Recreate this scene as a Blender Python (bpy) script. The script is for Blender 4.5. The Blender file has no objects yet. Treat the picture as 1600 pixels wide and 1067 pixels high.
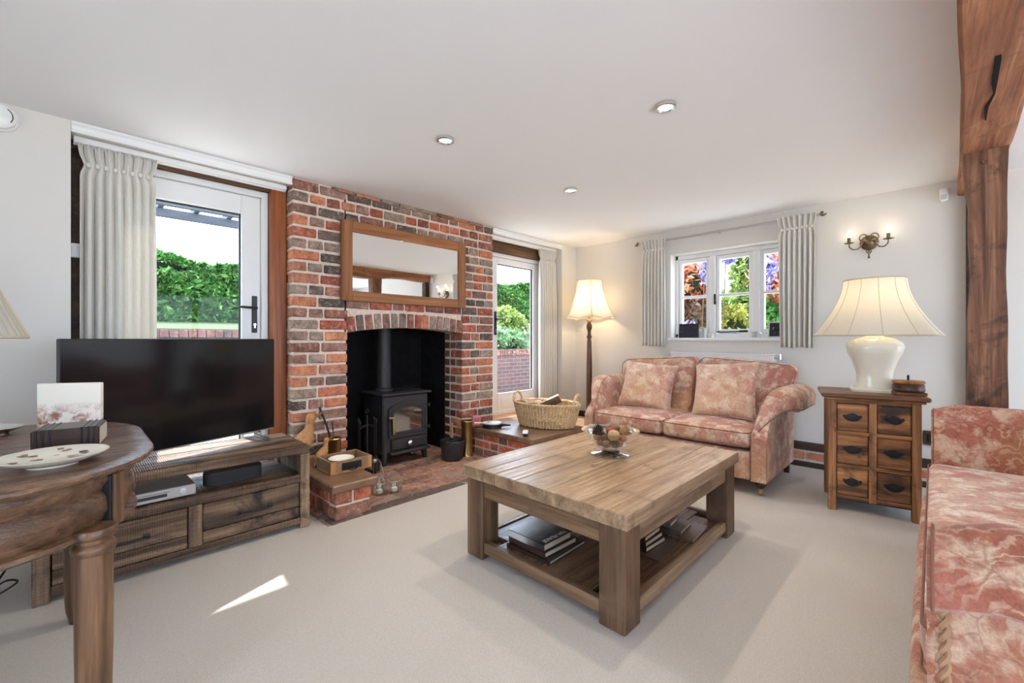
import bpy, bmesh, math, random
import numpy as np
from mathutils import Matrix, Vector
R = random.Random(7)
S = bpy.context.scene
COL = S.collection
PI = math.pi

def lin(r, g, b):
    f = lambda c: (c/255/12.92) if c/255 <= .04045 else ((c/255+.055)/1.055)**2.4
    return (f(r), f(g), f(b), 1.0)

# ------------------------------------------------------------------ camera
H = 1.15                                   # eye height
A = math.atan(659/674.)                    # heading of the lens from the fireplace wall direction
cam = bpy.data.objects.new('camera', bpy.data.cameras.new('camera'))
COL.objects.link(cam)
cam.data.sensor_width = 36
cam.data.lens = 36*674/1600
cam.data.shift_y = -3.5/1600
cam.data.clip_start = .02
cam.location = (0, 0, H)
cam.rotation_euler = (PI/2, 0, A-PI/2)
S.camera = cam

# ------------------------------------------------------------------ light and exposure
S.view_settings.view_transform = 'Standard'
S.view_settings.look = 'None'
S.view_settings.exposure = 1.26
S.view_settings.gamma = 1.0
S.view_settings.use_curve_mapping = False
S.cycles.max_bounces = 10
S.cycles.diffuse_bounces = 6
S.cycles.transparent_max_bounces = 16
S.cycles.caustics_reflective = False
S.cycles.caustics_refractive = False
S.cycles.sample_clamp_indirect = 8

W = bpy.data.worlds.new('sky'); S.world = W; W.use_nodes = True
bg = W.node_tree.nodes['Background']
bg.inputs[0].default_value = (.79, .965, 1.24, 1)
bg.inputs[1].default_value = 3.2

def add_light(name, kind, loc, energy, color=(1, 1, 1), **kw):
    l = bpy.data.lights.new(name, kind); l.energy = energy; l.color = color
    o = bpy.data.objects.new(name, l); COL.objects.link(o); o.location = loc
    rot = kw.pop('rot', None)
    for k, v in kw.items(): setattr(l, k, v)
    if rot: o.rotation_euler = rot
    return o

sun = add_light("sun", "SUN", (0, 8, 9), 5, (1, .96, .90), angle=math.radians(.7))
sun.rotation_euler = Vector((.10, 1, 1.402)).to_track_quat('Z', 'Y').to_euler()

def portal(name, loc, sx, sy, rot):
    o = add_light(name, 'AREA', loc, 1, shape='RECTANGLE', size=sx, size_y=sy, rot=rot)
    o.data.cycles.is_portal = True
portal('portal_door_a', (.62, 3.72, 1.15), 1.0, 2.2, (-PI/2, 0, 0))
portal('portal_door_b', (3.75, 3.72, 1.2), 1.1, 1.9, (-PI/2, 0, 0))
portal('portal_window', (4.95, 1.52, 1.62), 1.2, 1.0, (-PI/2, 0, -PI/2))
portal('portal_rear_a', (-2.25, .05, 1.1), 1.7, 2.0, (-PI/2, 0, PI/2))  # this and the next serve the openings added behind the camera
portal('portal_rear_b', (1.75, -3.25, 1.05), 5.2, 1.95, (-PI/2, 0, PI))

# ------------------------------------------------------------------ mesh building
class M:
    def __init__(s): s.v = []; s.f = []
    def add(s, vs, fs):
        n = len(s.v); s.v += [tuple(v) for v in vs]; s.f += [tuple(i+n for i in f) for f in fs]; return s
    def box(s, x0, y0, z0, x1, y1, z1, b=0, T=None):
        c = ((x0+x1)/2, (y0+y1)/2, (z0+z1)/2); h = (abs(x1-x0)/2, abs(y1-y0)/2, abs(z1-z0)/2)
        b = min(b, min(h)*.9)
        if b <= 0:
            vs = [(c[0]+h[0]*i, c[1]+h[1]*j, c[2]+h[2]*k) for i in (-1, 1) for j in (-1, 1) for k in (-1, 1)]
            fs = [(0, 1, 3, 2), (4, 6, 7, 5), (0, 4, 5, 1), (2, 3, 7, 6), (0, 2, 6, 4), (1, 5, 7, 3)]
        else:
            vs, idx = [], {}
            for i in (-1, 1):
                for j in (-1, 1):
                    for k in (-1, 1):
                        for a in range(3):
                            sg = (i, j, k)
                            idx[i, j, k, a] = len(vs)
                            vs.append(tuple(c[d]+sg[d]*(h[d]-(0 if d == a else b)) for d in range(3)))
            fs = []
            q = [(-1, -1), (1, -1), (1, 1), (-1, 1)]
            def mk(a, sa, p, r):
                t = [0, 0, 0]; t[a] = sa; t[(a+1) % 3] = p; t[(a+2) % 3] = r; return tuple(t)
            for a in range(3):
                for sa in (-1, 1): fs.append(tuple(idx[mk(a, sa, p, r)+(a,)] for p, r in q))
                for p, r in q:        # edges along axis a
                    e = (a+1) % 3; g = (a+2) % 3
                    fs.append((idx[mk(a, -1, p, r)+(e,)], idx[mk(a, 1, p, r)+(e,)], idx[mk(a, 1, p, r)+(g,)], idx[mk(a, -1, p, r)+(g,)]))
            for i in (-1, 1):
                for j in (-1, 1):
                    for k in (-1, 1): fs.append(tuple(idx[i, j, k, a] for a in range(3)))
        if T is not None: vs = [T @ Vector(v) for v in vs]
        return s.add(vs, fs)
    def tube(s, pts, r, n=8, closed=False, sy=1.0):
        P = [Vector(p) for p in pts]; m = len(P)
        rr = r if isinstance(r, (list, tuple)) else [r]*m
        vs, fs = [], []; up = None
        for i, p in enumerate(P):
            a = P[(i-1) % m] if (closed or i > 0) else P[i]
            b = P[(i+1) % m] if (closed or i < m-1) else P[i]
            t = (b-a)
            t = t.normalized() if t.length > 1e-9 else Vector((0, 0, 1))
            if up is None:
                up = Vector((0, 0, 1)) if abs(t.z) < .9 else Vector((1, 0, 0))
            u = up - t*up.dot(t)
            if u.length < 1e-6: u = t.orthogonal()
            u.normalize(); w = t.cross(u); up = u
            for k in range(n):
                an = 2*PI*k/n
                vs.append(p+u*math.cos(an)*rr[i]*sy+w*math.sin(an)*rr[i])
        for i in range(m if closed else m-1):
            j = (i+1) % m
            for k in range(n):
                k2 = (k+1) % n
                fs.append((i*n+k, i*n+k2, j*n+k2, j*n+k))
        if not closed: fs += [tuple(range(n))[::-1], tuple((m-1)*n+k for k in range(n))]
        return s.add(vs, fs)
    def lathe(s, prof, n=24, c=(0, 0, 0), sx=1, sy=1, power=None, rot=0., ring=False):
        vs, fs = [], []
        if ring: prof = list(prof)+[prof[0]]
        m = len(prof)
        for r, z in prof:
            for k in range(n):
                a = 2*PI*k/n+rot
                ca, sa = math.cos(a), math.sin(a); q = 1
                if power: q = (abs(ca)**power+abs(sa)**power)**(-1/power)
                vs.append((c[0]+r*ca*q*sx, c[1]+r*sa*q*sy, c[2]+z))
        for i in range(m-1):
            for k in range(n):
                k2 = (k+1) % n
                fs.append((i*n+k, i*n+k2, (i+1)*n+k2, (i+1)*n+k))
        if not ring and prof[0][0] > 1e-6: fs.append(tuple(range(n))[::-1])
        if not ring and prof[-1][0] > 1e-6: fs.append(tuple((m-1)*n+k for k in range(n)))
        return s.add(vs, fs)
    def grid(s, fn, nu, nv, cu=False, cv=False):
        vs = [fn(i/(nu if cu else nu-1), j/(nv if cv else nv-1)) for j in range(nv) for i in range(nu)]
        fs = []
        for j in range(nv if cv else nv-1):
            for i in range(nu if cu else nu-1):
                i2 = (i+1) % nu; j2 = (j+1) % nv
                fs.append((j*nu+i, j*nu+i2, j2*nu+i2, j2*nu+i))
        return s.add(vs, fs)
    def loft(s, secs, caps=True, closed=True):
        n = len(secs[0]); vs = [p for q in secs for p in q]; fs = []
        for i in range(len(secs)-1):
            for k in range(n if closed else n-1):
                k2 = (k+1) % n
                fs.append((i*n+k, i*n+k2, (i+1)*n+k2, (i+1)*n+k))
        if caps: fs += [tuple(range(n))[::-1], tuple((len(secs)-1)*n+k for k in range(n))]
        return s.add(vs, fs)
    def prism(s, poly, a, b, ax='z'):
        def mp(p, t):
            return {'z': (p[0], p[1], t), 'y': (p[0], t, p[1]), 'x': (t, p[0], p[1])}[ax]
        return s.loft([[mp(p, a) for p in poly], [mp(p, b) for p in poly]])
    def soft(s, c, size, r=.04, crown=(0, 0, 0), n=9, fn=None, T=None):
        """rounded box with crowned faces"""
        hx = [q/2 for q in size]; vs, key, fs = [], {}, []
        def pt(a, sa, i, j):
            t = [0, 0, 0]; t[a] = sa; t[(a+1) % 3] = -1+2*i/(n-1); t[(a+2) % 3] = -1+2*j/(n-1)
            k = tuple(round(x, 5) for x in t)
            if k in key: return key[k]
            # spread grid lines towards the rounded edge
            p = [math.copysign(abs(x)**.7, x)*hx[d] for d, x in enumerate(t)]
            inn = [max(-hx[d]+r, min(hx[d]-r, p[d])) for d in range(3)]
            dv = Vector([p[d]-inn[d] for d in range(3)])
            if dv.length > 1e-9: p = [inn[d]+dv.normalized()[d]*min(r, dv.length if dv.length < r else r) for d in range(3)]
            q = [p[d]/hx[d] for d in range(3)]
            for d in range(3):
                if crown[d]:
                    e, g = q[(d+1) % 3], q[(d+2) % 3]
                    p[d] += crown[d]*q[d]*max(0, 1-e*e)*max(0, 1-g*g)
            v = Vector((p[0]+c[0], p[1]+c[1], p[2]+c[2]))
            if fn: v = Vector(fn(v.x, v.y, v.z))
            if T is not None: v = T @ v
            key[k] = len(vs); vs.append(v); return key[k]
        for a in range(3):
            for sa in (-1, 1):
                for i in range(n-1):
                    for j in range(n-1):
                        f = (pt(a, sa, i, j), pt(a, sa, i+1, j), pt(a, sa, i+1, j+1), pt(a, sa, i, j+1))
                        fs.append(f if sa > 0 else f[::-1])
        return s.add(vs, fs)
    def sweep(s, path, prof, closed=True):
        """2D profile (out, z) carried round a horizontal path of points"""
        m = len(path); secs = []
        for i in range(m):
            a = Vector(path[(i-1) % m]) if closed or i > 0 else Vector(path[i])
            b = Vector(path[(i+1) % m]) if closed or i < m-1 else Vector(path[i])
            t = (b-a).normalized(); nrm = Vector((t.y, -t.x))
            p = path[i]
            secs.append([(p[0]+nrm.x*o, p[1]+nrm.y*o, z) for o, z in prof])
        if closed: secs.append(secs[0])
        return s.loft(secs, caps=not closed)
    def mesh(s, name, smooth=35):
        me = bpy.data.meshes.new(name); me.from_pydata(s.v, [], s.f)
        bm = bmesh.new(); bm.from_mesh(me); bmesh.ops.remove_doubles(bm, verts=bm.verts, dist=1e-6)
        bmesh.ops.recalc_face_normals(bm, faces=bm.faces); bm.to_mesh(me); bm.free()
        if smooth:
            me.polygons.foreach_set('use_smooth', [True]*len(me.polygons))
            me.set_sharp_from_angle(angle=math.radians(smooth))
        me.update(); return me

def chain(o):
    m = Matrix.Identity(4)
    while o is not None: m = o.matrix_basis @ m; o = o.parent
    return m
def mesh_obj(name, me, mat, parent=None, loc=None, rot=None, scale=None):
    o = bpy.data.objects.new(name, me); COL.objects.link(o)
    if mat and not me.materials: me.materials.append(mat)
    if parent: o.parent = parent
    if loc is not None: o.location = loc
    if rot is not None: o.rotation_euler = rot
    if scale is not None: o.scale = scale
    return o
def part(name, m, mat, parent, smooth=35, world=False, label=None, kind=None):
    if world:
        inv = chain(parent).inverted(); m.v = [tuple(inv @ Vector(v)) for v in m.v]
    o = mesh_obj(name, m.mesh(name, smooth), mat, parent)
    if label: o['label'] = label
    if kind: o['kind'] = kind
    return o
def thing(name, label, cat, loc=(0, 0, 0), rz=0, group=None):
    o = bpy.data.objects.new(name, None); COL.objects.link(o)
    o.empty_display_size = .1; o.location = loc; o.rotation_euler = (0, 0, rz)
    o['label'] = label; o['category'] = cat
    if group: o['group'] = group
    return o
def single(name, m, mat, label, cat, loc=(0, 0, 0), rz=0, smooth=35, group=None):
    o = mesh_obj(name, m.mesh(name, smooth), mat, None, loc, (0, 0, rz))
    o['label'] = label; o['category'] = cat
    if group: o['group'] = group
    return o
def struct(name, m, mat, loc=(0, 0, 0), smooth=35):
    o = mesh_obj(name, m.mesh(name, smooth), mat, None, loc); o['kind'] = 'structure'; return o
def rot(ax, a): return Matrix.Rotation(a, 4, ax)
def tr(x, y, z): return Matrix.Translation((x, y, z))
def arc(cx, cy, r, a0, a1, n): return [(cx+r*math.cos(a0+(a1-a0)*i/n), cy+r*math.sin(a0+(a1-a0)*i/n)) for i in range(n+1)]
def rrect(x0, y0, x1, y1, r, n=6):
    return arc(x1-r, y0+r, r, -PI/2, 0, n)+arc(x1-r, y1-r, r, 0, PI/2, n)+arc(x0+r, y1-r, r, PI/2, PI, n)+arc(x0+r, y0+r, r, PI, 1.5*PI, n)

# ------------------------------------------------------------------ materials
class N:
    def __init__(s, name):
        s.m = bpy.data.materials.new(name); s.m.use_nodes = True
        s.t = s.m.node_tree; s.b = s.t.nodes['Principled BSDF']; s.out = s.t.nodes['Material Output']
    def n(s, kind, ins=None, **props):
        x = s.t.nodes.new(kind)
        for k, v in props.items(): setattr(x, k, v)
        for k, v in (ins or {}).items(): s.set(x.inputs[k], v)
        return x
    def set(s, sock, v):
        if hasattr(v, 'is_output') or isinstance(v, bpy.types.NodeSocket): s.t.links.new(v, sock)
        else: sock.default_value = v
    def p(s, **kw):
        for k, v in kw.items(): s.set(s.b.inputs[k.replace('_', ' ')], v)
        return s
    def coord(s, kind='Object', scale=(1, 1, 1), loc=(0, 0, 0), random=False):
        c = s.n('ShaderNodeTexCoord').outputs[kind]
        if random:
            oi = s.n('ShaderNodeObjectInfo')
            sc = s.n('ShaderNodeVectorMath', operation='SCALE', ins={0: (7.3, 3.1, 5.7), 'Scale': oi.outputs['Random']}).outputs[0]
            c = s.n('ShaderNodeVectorMath', operation='ADD', ins={0: c, 1: sc}).outputs[0]
        mp = s.n('ShaderNodeMapping', ins={'Vector': c, 'Scale': scale, 'Location': loc})
        return mp.outputs[0]
    def noise(s, vec, scale, detail=4, rough=.55, dist=0):
        x = s.n('ShaderNodeTexNoise', ins={'Vector': vec, 'Scale': scale, 'Detail': detail, 'Roughness': rough, 'Distortion': dist})
        return x.outputs[0]
    def noisec(s, vec, scale, detail=3):
        return s.n('ShaderNodeTexNoise', ins={'Vector': vec, 'Scale': scale, 'Detail': detail}).outputs[1]
    def vor(s, vec, scale, feature='F1', out=0):
        return s.n('ShaderNodeTexVoronoi', ins={'Vector': vec, 'Scale': scale}, feature=feature).outputs[out]
    def ramp(s, fac, stops, interp='LINEAR'):
        x = s.n('ShaderNodeValToRGB', ins={'Fac': fac}); cr = x.color_ramp; cr.interpolation = interp
        while len(cr.elements) < len(stops): cr.elements.new(.5)
        for e, (p, c) in zip(cr.elements, stops): e.position = p; e.color = c if len(c) == 4 else (*c, 1)
        return x.outputs[0]
    def step(s, fac, lo, hi, a=0., b=1.):
        return s.n('ShaderNodeMapRange', ins={0: fac, 1: lo, 2: hi, 3: a, 4: b}).outputs[0]
    def mix(s, fac, a, b, mode='MIX'):
        x = s.n('ShaderNodeMix', data_type='RGBA', blend_type=mode)
        s.set(x.inputs[0], fac); s.set(x.inputs[6], a); s.set(x.inputs[7], b); return x.outputs[2]
    def math(s, op, a, b=0.):
        x = s.n('ShaderNodeMath', operation=op); s.set(x.inputs[0], a); s.set(x.inputs[1], b); return x.outputs[0]
    def vadd(s, a, b, k=1.):
        sc = s.n('ShaderNodeVectorMath', operation='SCALE', ins={0: b, 'Scale': k}).outputs[0]
        return s.n('ShaderNodeVectorMath', operation='ADD', ins={0: a, 1: sc}).outputs[0]
    def bump(s, h, strength=.3, dist=.01):
        s.set(s.b.inputs['Normal'], s.n('ShaderNodeBump', ins={'Height': h, 'Strength': strength, 'Distance': dist}).outputs[0]); return s

def plain(name, col, rough=.5, metal=0., noise=0., nscale=30, spec=.5, bump=0., **kw):
    k = N(name); c = col if len(col) == 4 else (*col, 1)
    k.p(Roughness=rough, Metallic=metal); k.b.inputs['Specular IOR Level'].default_value = spec
    if noise or bump:
        v = k.coord(); nz = k.noise(v, nscale, 5)
        d = tuple(x*(1-noise) for x in c[:3])+(1,); l = tuple(min(1, x*(1+noise)) for x in c[:3])+(1,)
        k.p(Base_Color=k.ramp(nz, [(.3, d), (.7, l)]))
        if bump: k.bump(nz, bump, .004)
    else: k.p(Base_Color=c)
    for a, b in kw.items(): k.b.inputs[a.replace('_', ' ')].default_value = b
    return k.m

def wood(name, dark, mid, light, grain='x', rough=.45, bump=.25, scale=1., contrast=1., stain=None, spec=.4, saw=0):
    k = N(name)
    st = {'x': (.35, 4.5, 4.5), 'y': (4.5, .35, 4.5), 'z': (4.5, 4.5, .35)}[grain]
    fi = {'x': (1.2, 55, 55), 'y': (55, 1.2, 55), 'z': (55, 55, 1.2)}[grain]
    v = k.coord(scale=tuple(x*scale for x in st), random=True)
    big = k.noise(v, 2.2, 5, .6, 1.2)
    v2 = k.coord(scale=tuple(x*scale for x in fi), random=True)
    fine = k.noise(v2, 1.3, 4, .7, .3)
    c = k.ramp(big, [(.5-.22/contrast, dark), (.5, mid), (.5+.24/contrast, light)])
    line = k.step(fine, .3, .62, .62, 1.12)
    c = k.mix(1.0, c, k.n('ShaderNodeCombineColor', ins={0: line, 1: line, 2: line}).outputs[0], 'MULTIPLY')
    if stain:
        sn = k.noise(k.coord(scale=(3, 3, 3), random=True), 1.6, 5, .65, .6)
        c = k.mix(k.step(sn, .54, .68), c, stain)
    h = fine
    if saw:
        w = k.n('ShaderNodeTexWave', ins={'Vector': k.coord(scale=(1, 1, 1)), 'Scale': 34., 'Distortion': 3., 'Detail': 1.}, bands_direction={'x': 'X', 'y': 'Y', 'z': 'Z'}[grain]).outputs[1]
        h = k.math('ADD', fine, k.math('MULTIPLY', w, saw))
        c = k.mix(k.math('MULTIPLY', w, saw*.35), c, tuple(x*.45 for x in dark[:3])+(1,))
    oi = k.n('ShaderNodeObjectInfo').outputs['Random']
    val = k.step(oi, 0, 1, .86, 1.12)
    c = k.mix(1.0, c, k.n('ShaderNodeCombineColor', ins={0: val, 1: val, 2: val}).outputs[0], 'MULTIPLY')
    k.p(Base_Color=c, Roughness=k.step(fine, .3, .7, rough+.12, rough-.06))
    k.b.inputs['Specular IOR Level'].default_value = spec
    k.bump(h, bump, .004)
    return k.m

def fabric(name, base, rose, cream, gold, scale=1., leafy=1.):
    """woven damask: scrolling leaves in cream on a rose ground, drawn with fine dark outlines"""
    k = N(name)
    v0 = k.coord(scale=(scale, scale, scale))
    v = k.vadd(v0, k.noisec(v0, 8., 4), .24)
    petals = k.math('ADD', k.vor(v, 8., 'SMOOTH_F1'), k.math('MULTIPLY', k.math('SUBTRACT', k.noise(v0, 26., 4, .65), .5), .55))
    small = k.vor(k.vadd(v0, k.noisec(v0, 14., 2), .07), 22., 'F1')
    edge = k.vor(k.vadd(v0, k.noisec(v0, 11., 2), .09), 13., 'DISTANCE_TO_EDGE')
    veins = k.n('ShaderNodeTexWave', ins={'Vector': k.vadd(v0, k.noisec(v0, 5., 2), .30), 'Scale': 13., 'Distortion': 6., 'Detail': 3., 'Detail Scale': 1.6}).outputs[1]
    area = k.noise(v0, 4.2, 3, .55, .8)
    tone = k.noise(v0, 1.7, 2, .5)
    c = k.mix(k.step(area, .40, .60), base, rose)
    c = k.mix(k.math('MULTIPLY', k.step(petals, .44, .26), .74), c, cream)
    c = k.mix(k.math('MULTIPLY', k.step(veins, .70, .92), k.step(area, .62, .40, .05, .42*leafy)), c, cream)
    c = k.mix(k.math('MULTIPLY', k.step(small, .30, .12), .35), c, rose)
    c = k.mix(k.math('MULTIPLY', k.step(edge, .045, .01), .40), c, tuple(x*.62 for x in base[:3])+(1,))
    c = k.mix(k.math('MULTIPLY', k.step(tone, .46, .66), .55), c, gold)
    mot = k.step(k.noise(v0, 38., 4, .65), .3, .7, .84, 1.14)
    c = k.mix(1., c, k.n('ShaderNodeCombineColor', ins={0: mot, 1: mot, 2: mot}).outputs[0], 'MULTIPLY')
    weave = k.noise(k.coord(scale=(260, 260, 260)), 1., 2)
    wv = k.step(weave, .3, .7, .85, 1.1)
    c = k.mix(1., c, k.n('ShaderNodeCombineColor', ins={0: wv, 1: wv, 2: wv}).outputs[0], 'MULTIPLY')
    k.p(Base_Color=c, Roughness=.9, Sheen_Weight=.2)
    k.b.inputs['Specular IOR Level'].default_value = .15
    k.bump(weave, .25, .003)
    return k.m

def foliage(name, stops, trans=.35):
    k = N(name)
    rnd = k.n('ShaderNodeNewGeometry').outputs['Random Per Island']
    c = k.ramp(rnd, stops)
    k.p(Base_Color=c, Roughness=.5)
    k.b.inputs['Specular IOR Level'].default_value = .25
    tl = k.n('ShaderNodeBsdfTranslucent', ins={'Color': c})
    mx = k.n('ShaderNodeMixShader', ins={0: trans, 1: k.b.outputs[0], 2: tl.outputs[0]})
    k.t.links.new(mx.outputs[0], k.out.inputs[0])
    return k.m

def pane_glass(name, edge=.6, base=.006, pw=5.):
    k = N(name)
    tb = k.n('ShaderNodeBsdfTransparent', ins={'Color': (.98, .99, .98, 1)})
    gl = k.n('ShaderNodeBsdfGlossy', ins={'Color': (1, 1, 1, 1), 'Roughness': .01})
    fc = k.n('ShaderNodeLayerWeight', ins={'Blend': .5}).outputs['Facing']
    fr = k.math('ADD', k.math('MULTIPLY', k.math('POWER', fc, pw), edge), base)
    mx = k.n('ShaderNodeMixShader', ins={0: fr, 1: tb.outputs[0], 2: gl.outputs[0]})
    k.t.links.new(mx.outputs[0], k.out.inputs[0])
    return k.m

def shade_cloth(name, col, trans=.5):
    k = N(name)
    w = k.noise(k.coord(scale=(300, 300, 60)), 1., 2)
    c = k.mix(k.step(w, .35, .65), tuple(x*.92 for x in col[:3])+(1,), col)
    k.p(Base_Color=c, Roughness=.9); k.b.inputs['Specular IOR Level'].default_value = .1
    tl = k.n('ShaderNodeBsdfTranslucent', ins={'Color': c})
    mx = k.n('ShaderNodeMixShader', ins={0: trans, 1: k.b.outputs[0], 2: tl.outputs[0]})
    k.t.links.new(mx.outputs[0], k.out.inputs[0])
    return k.m

def emit(name, col, strength):
    k = N(name); k.p(Base_Color=col, Emission_Color=col, Emission_Strength=strength); return k.m

def brick_mat(name, stops, smear=(.56, .46, .39, 1), soot=0.):
    k = N(name)
    rnd = k.n('ShaderNodeObjectInfo').outputs['Random']
    c = k.ramp(rnd, stops, 'LINEAR')
    v = k.coord(random=True)
    n1 = k.noise(v, 18., 6, .72, .4)
    c = k.mix(k.math('MULTIPLY', k.step(n1, .47, .66), .62), c, (.05, .036, .03, 1))
    n2 = k.noise(v, 30., 6, .75, .6)
    c = k.mix(k.math('MULTIPLY', k.step(n2, .53, .66), .62), c, smear)
    n3 = k.noise(v, 11., 4, .65)
    val = k.step(n3, .3, .7, .72, 1.32)
    c = k.mix(1., c, k.n('ShaderNodeCombineColor', ins={0: val, 1: val, 2: val}).outputs[0], 'MULTIPLY')
    if soot: c = k.mix(soot, c, (.012, .011, .011, 1))
    k.p(Base_Color=c, Roughness=.88); k.b.inputs['Specular IOR Level'].default_value = .2
    k.bump(k.noise(v, 60., 5, .7), .6, .004)
    return k.m

def plaster(name, col, b=.06):
    k = N(name); v = k.coord()
    n = k.noise(v, 1.2, 4); c2 = tuple(x*.965 for x in col[:3])+(1,)
    k.p(Base_Color=k.mix(n, col, c2), Roughness=.9); k.b.inputs['Specular IOR Level'].default_value = .15
    k.bump(k.noise(v, 9., 6, .6), b, .01); return k.m

MT = {}
MT['wall'] = plaster('cream_wall_paint', (.735, .705, .655, 1))
MT['ceiling'] = plaster('white_ceiling_paint', (.885, .89, .895, 1), .02)
MT['white'] = plain('white_gloss_paint', (.84, .84, .83), .3)
def carpet():
    k = N('beige_carpet'); v = k.coord()
    a = k.noise(v, 260., 3, .7); b = k.noise(v, 2.2, 4, .6); c = k.noise(v, 34., 4, .6)
    col = k.mix(k.step(a, .3, .7), (.46, .41, .355, 1), (.71, .655, .585, 1))
    col = k.mix(k.math('MULTIPLY', k.step(k.noise(v, 75., 4, .7), .4, .62), .22), col, (.40, .355, .31, 1))
    col = k.mix(k.math('MULTIPLY', k.step(b, .4, .65), .25), col, (.52, .465, .41, 1))
    k.p(Base_Color=col, Roughness=.97, Sheen_Weight=.2); k.b.inputs['Specular IOR Level'].default_value = .05
    k.bump(k.math('ADD', a, k.math('MULTIPLY', c, .6)), .5, .006); return k.m
MT['carpet'] = carpet()
BR = [(0, lin(124, 72, 58)), (.12, lin(168, 92, 72)), (.22, lin(192, 112, 82)), (.30, lin(202, 136, 102)), (.40, lin(158, 108, 92)), (.50, lin(150, 128, 114)),
      (.60, lin(166, 144, 128)), (.70, lin(108, 94, 84)), (.80, lin(82, 72, 66)), (.9, lin(136, 104, 90)), (1, lin(150, 88, 70))]
MT['brick'] = brick_mat('old_red_brick', BR)
MT['brick_soot'] = brick_mat('sooted_brick', BR, soot=.62)
MT['brick_orange'] = brick_mat('orange_brick', [(0, lin(206, 104, 70)), (.4, lin(196, 110, 78)), (.65, lin(160, 108, 86)), (1, lin(124, 102, 88))])
MT['brick_hearth'] = brick_mat('hearth_brick', [(0, lin(172, 120, 104)), (.4, lin(184, 136, 118)), (.7, lin(150, 112, 98)), (1, lin(118, 98, 90))], smear=(.5, .41, .36, 1))
MT['mortar'] = plain('lime_mortar', lin(222, 202, 186), .95, noise=.14, nscale=40, bump=.5, spec=.1)
MT['hearth_mortar'] = plain('hearth_joint', lin(158, 136, 122), .95, noise=.2, nscale=40, bump=.4, spec=.1)
MT['soot'] = plain('soot_black', (.010, .009, .009), .9, noise=.4, nscale=12, bump=.4, spec=.2)
MT['slab'] = plain('brown_quarry_slab', lin(126, 96, 74), .36, noise=.35, nscale=9, bump=.3)
MT['oak_orange'] = wood('stained_softwood', lin(112, 56, 22), lin(152, 84, 38), lin(176, 106, 54), 'z', .35, .12)
MT['lintel'] = wood('dark_lintel_wood', lin(74, 48, 32), lin(104, 72, 48), lin(130, 94, 64), 'x', .5, .2)
MT['mirror_oak'] = wood('mirror_oak', lin(128, 78, 42), lin(160, 104, 62), lin(182, 126, 80), 'x', .5, .2)
MT['mirror_oak_v'] = wood('mirror_oak_upright', lin(128, 78, 42), lin(160, 104, 62), lin(182, 126, 80), 'z', .5, .2)
RW = dict(rough=.5, bump=.9, stain=lin(52, 44, 40), contrast=1.5)
MT['tv_x'] = wood('reclaimed_wood', lin(62, 46, 36), lin(112, 86, 66), lin(166, 136, 108), 'x', saw=.6, **RW)
MT['tv_z'] = wood('reclaimed_wood_upright', lin(84, 64, 50), lin(124, 98, 76), lin(166, 136, 108), 'z', saw=.6, **RW)
CT = dict(contrast=1.1, stain=lin(112, 86, 64))
MT['ct_x'] = wood('coffee_table_oak', lin(124, 96, 70), lin(160, 130, 100), lin(190, 162, 132), 'x', rough=.27, bump=.6, **CT)
MT['ct_y'] = wood('coffee_table_oak_cross', lin(96, 70, 48), lin(126, 96, 70), lin(156, 124, 94), 'y', rough=.42, bump=.6, **CT)
MT['ct_z'] = wood('coffee_table_oak_leg', lin(74, 54, 38), lin(102, 76, 54), lin(132, 102, 76), 'z', rough=.5, bump=.8, **CT)
MT['ct_s'] = wood('coffee_table_shelf', lin(82, 60, 44), lin(112, 84, 62), lin(142, 110, 84), 'x', rough=.25, bump=.4, **CT)
MT['chest'] = wood('chest_pine', lin(84, 54, 34), lin(156, 104, 62), lin(196, 138, 86), 'x', rough=.5, bump=.5, contrast=1.5, stain=lin(56, 38, 28))
MT['chest_z'] = wood('chest_pine_upright', lin(78, 50, 34), lin(142, 96, 58), lin(180, 128, 82), 'z', rough=.5, bump=.5, contrast=1.4, stain=lin(66, 44, 32))
MT['chest_top'] = wood('chest_top', lin(84, 54, 34), lin(122, 82, 54), lin(150, 106, 72), 'x', rough=.4, bump=.3)
MT['dt'] = wood('dark_oak_table', lin(58, 40, 28), lin(106, 76, 54), lin(146, 110, 80), 'x', rough=.24, bump=.5, spec=.5, scale=2.2)
MT['dt_z'] = wood('dark_oak_leg', lin(52, 36, 26), lin(98, 68, 46), lin(138, 102, 72), 'z', rough=.34, bump=.25, spec=.5)
MT['beam'] = wood('old_oak_beam', lin(116, 74, 52), lin(164, 110, 80), lin(194, 140, 106), 'x', rough=.7, bump=.6, stain=lin(112, 78, 58), contrast=1.)
MT['post'] = wood('old_oak_post', lin(82, 56, 42), lin(122, 84, 62), lin(160, 118, 90), 'z', rough=.7, bump=.7, stain=lin(62, 46, 38), contrast=1.2)
MT['dark_timber'] = wood('dark_timber', lin(42, 30, 24), lin(66, 48, 38), lin(92, 70, 56), 'y', rough=.6, bump=.5)
MT['lamp_wood'] = wood('lamp_pole_wood', lin(64, 42, 28), lin(92, 62, 42), lin(120, 84, 58), 'z', rough=.35, bump=.1)
MT['duck'] = wood('carved_wood', lin(150, 98, 52), lin(186, 132, 80), lin(206, 156, 104), 'z', rough=.5, bump=.2)
MT['log'] = plain('split_log', lin(186, 154, 126), .85, noise=.3, nscale=25, bump=.6)
MT['bark'] = plain('log_bark', lin(92, 74, 60), .9, noise=.4, nscale=40, bump=.8)
MT['wicker'] = plain('wicker', lin(206, 176, 134), .6, noise=.28, nscale=45, bump=.2)
MT['curtain'] = shade_cloth('cream_curtain_cloth', (.88, .855, .80, 1), .26)
MT['shade'] = shade_cloth('lampshade_cloth', (.90, .86, .76, 1), .48)
MT['seam'] = plain('shade_trim', lin(206, 194, 168), .8)
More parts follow.
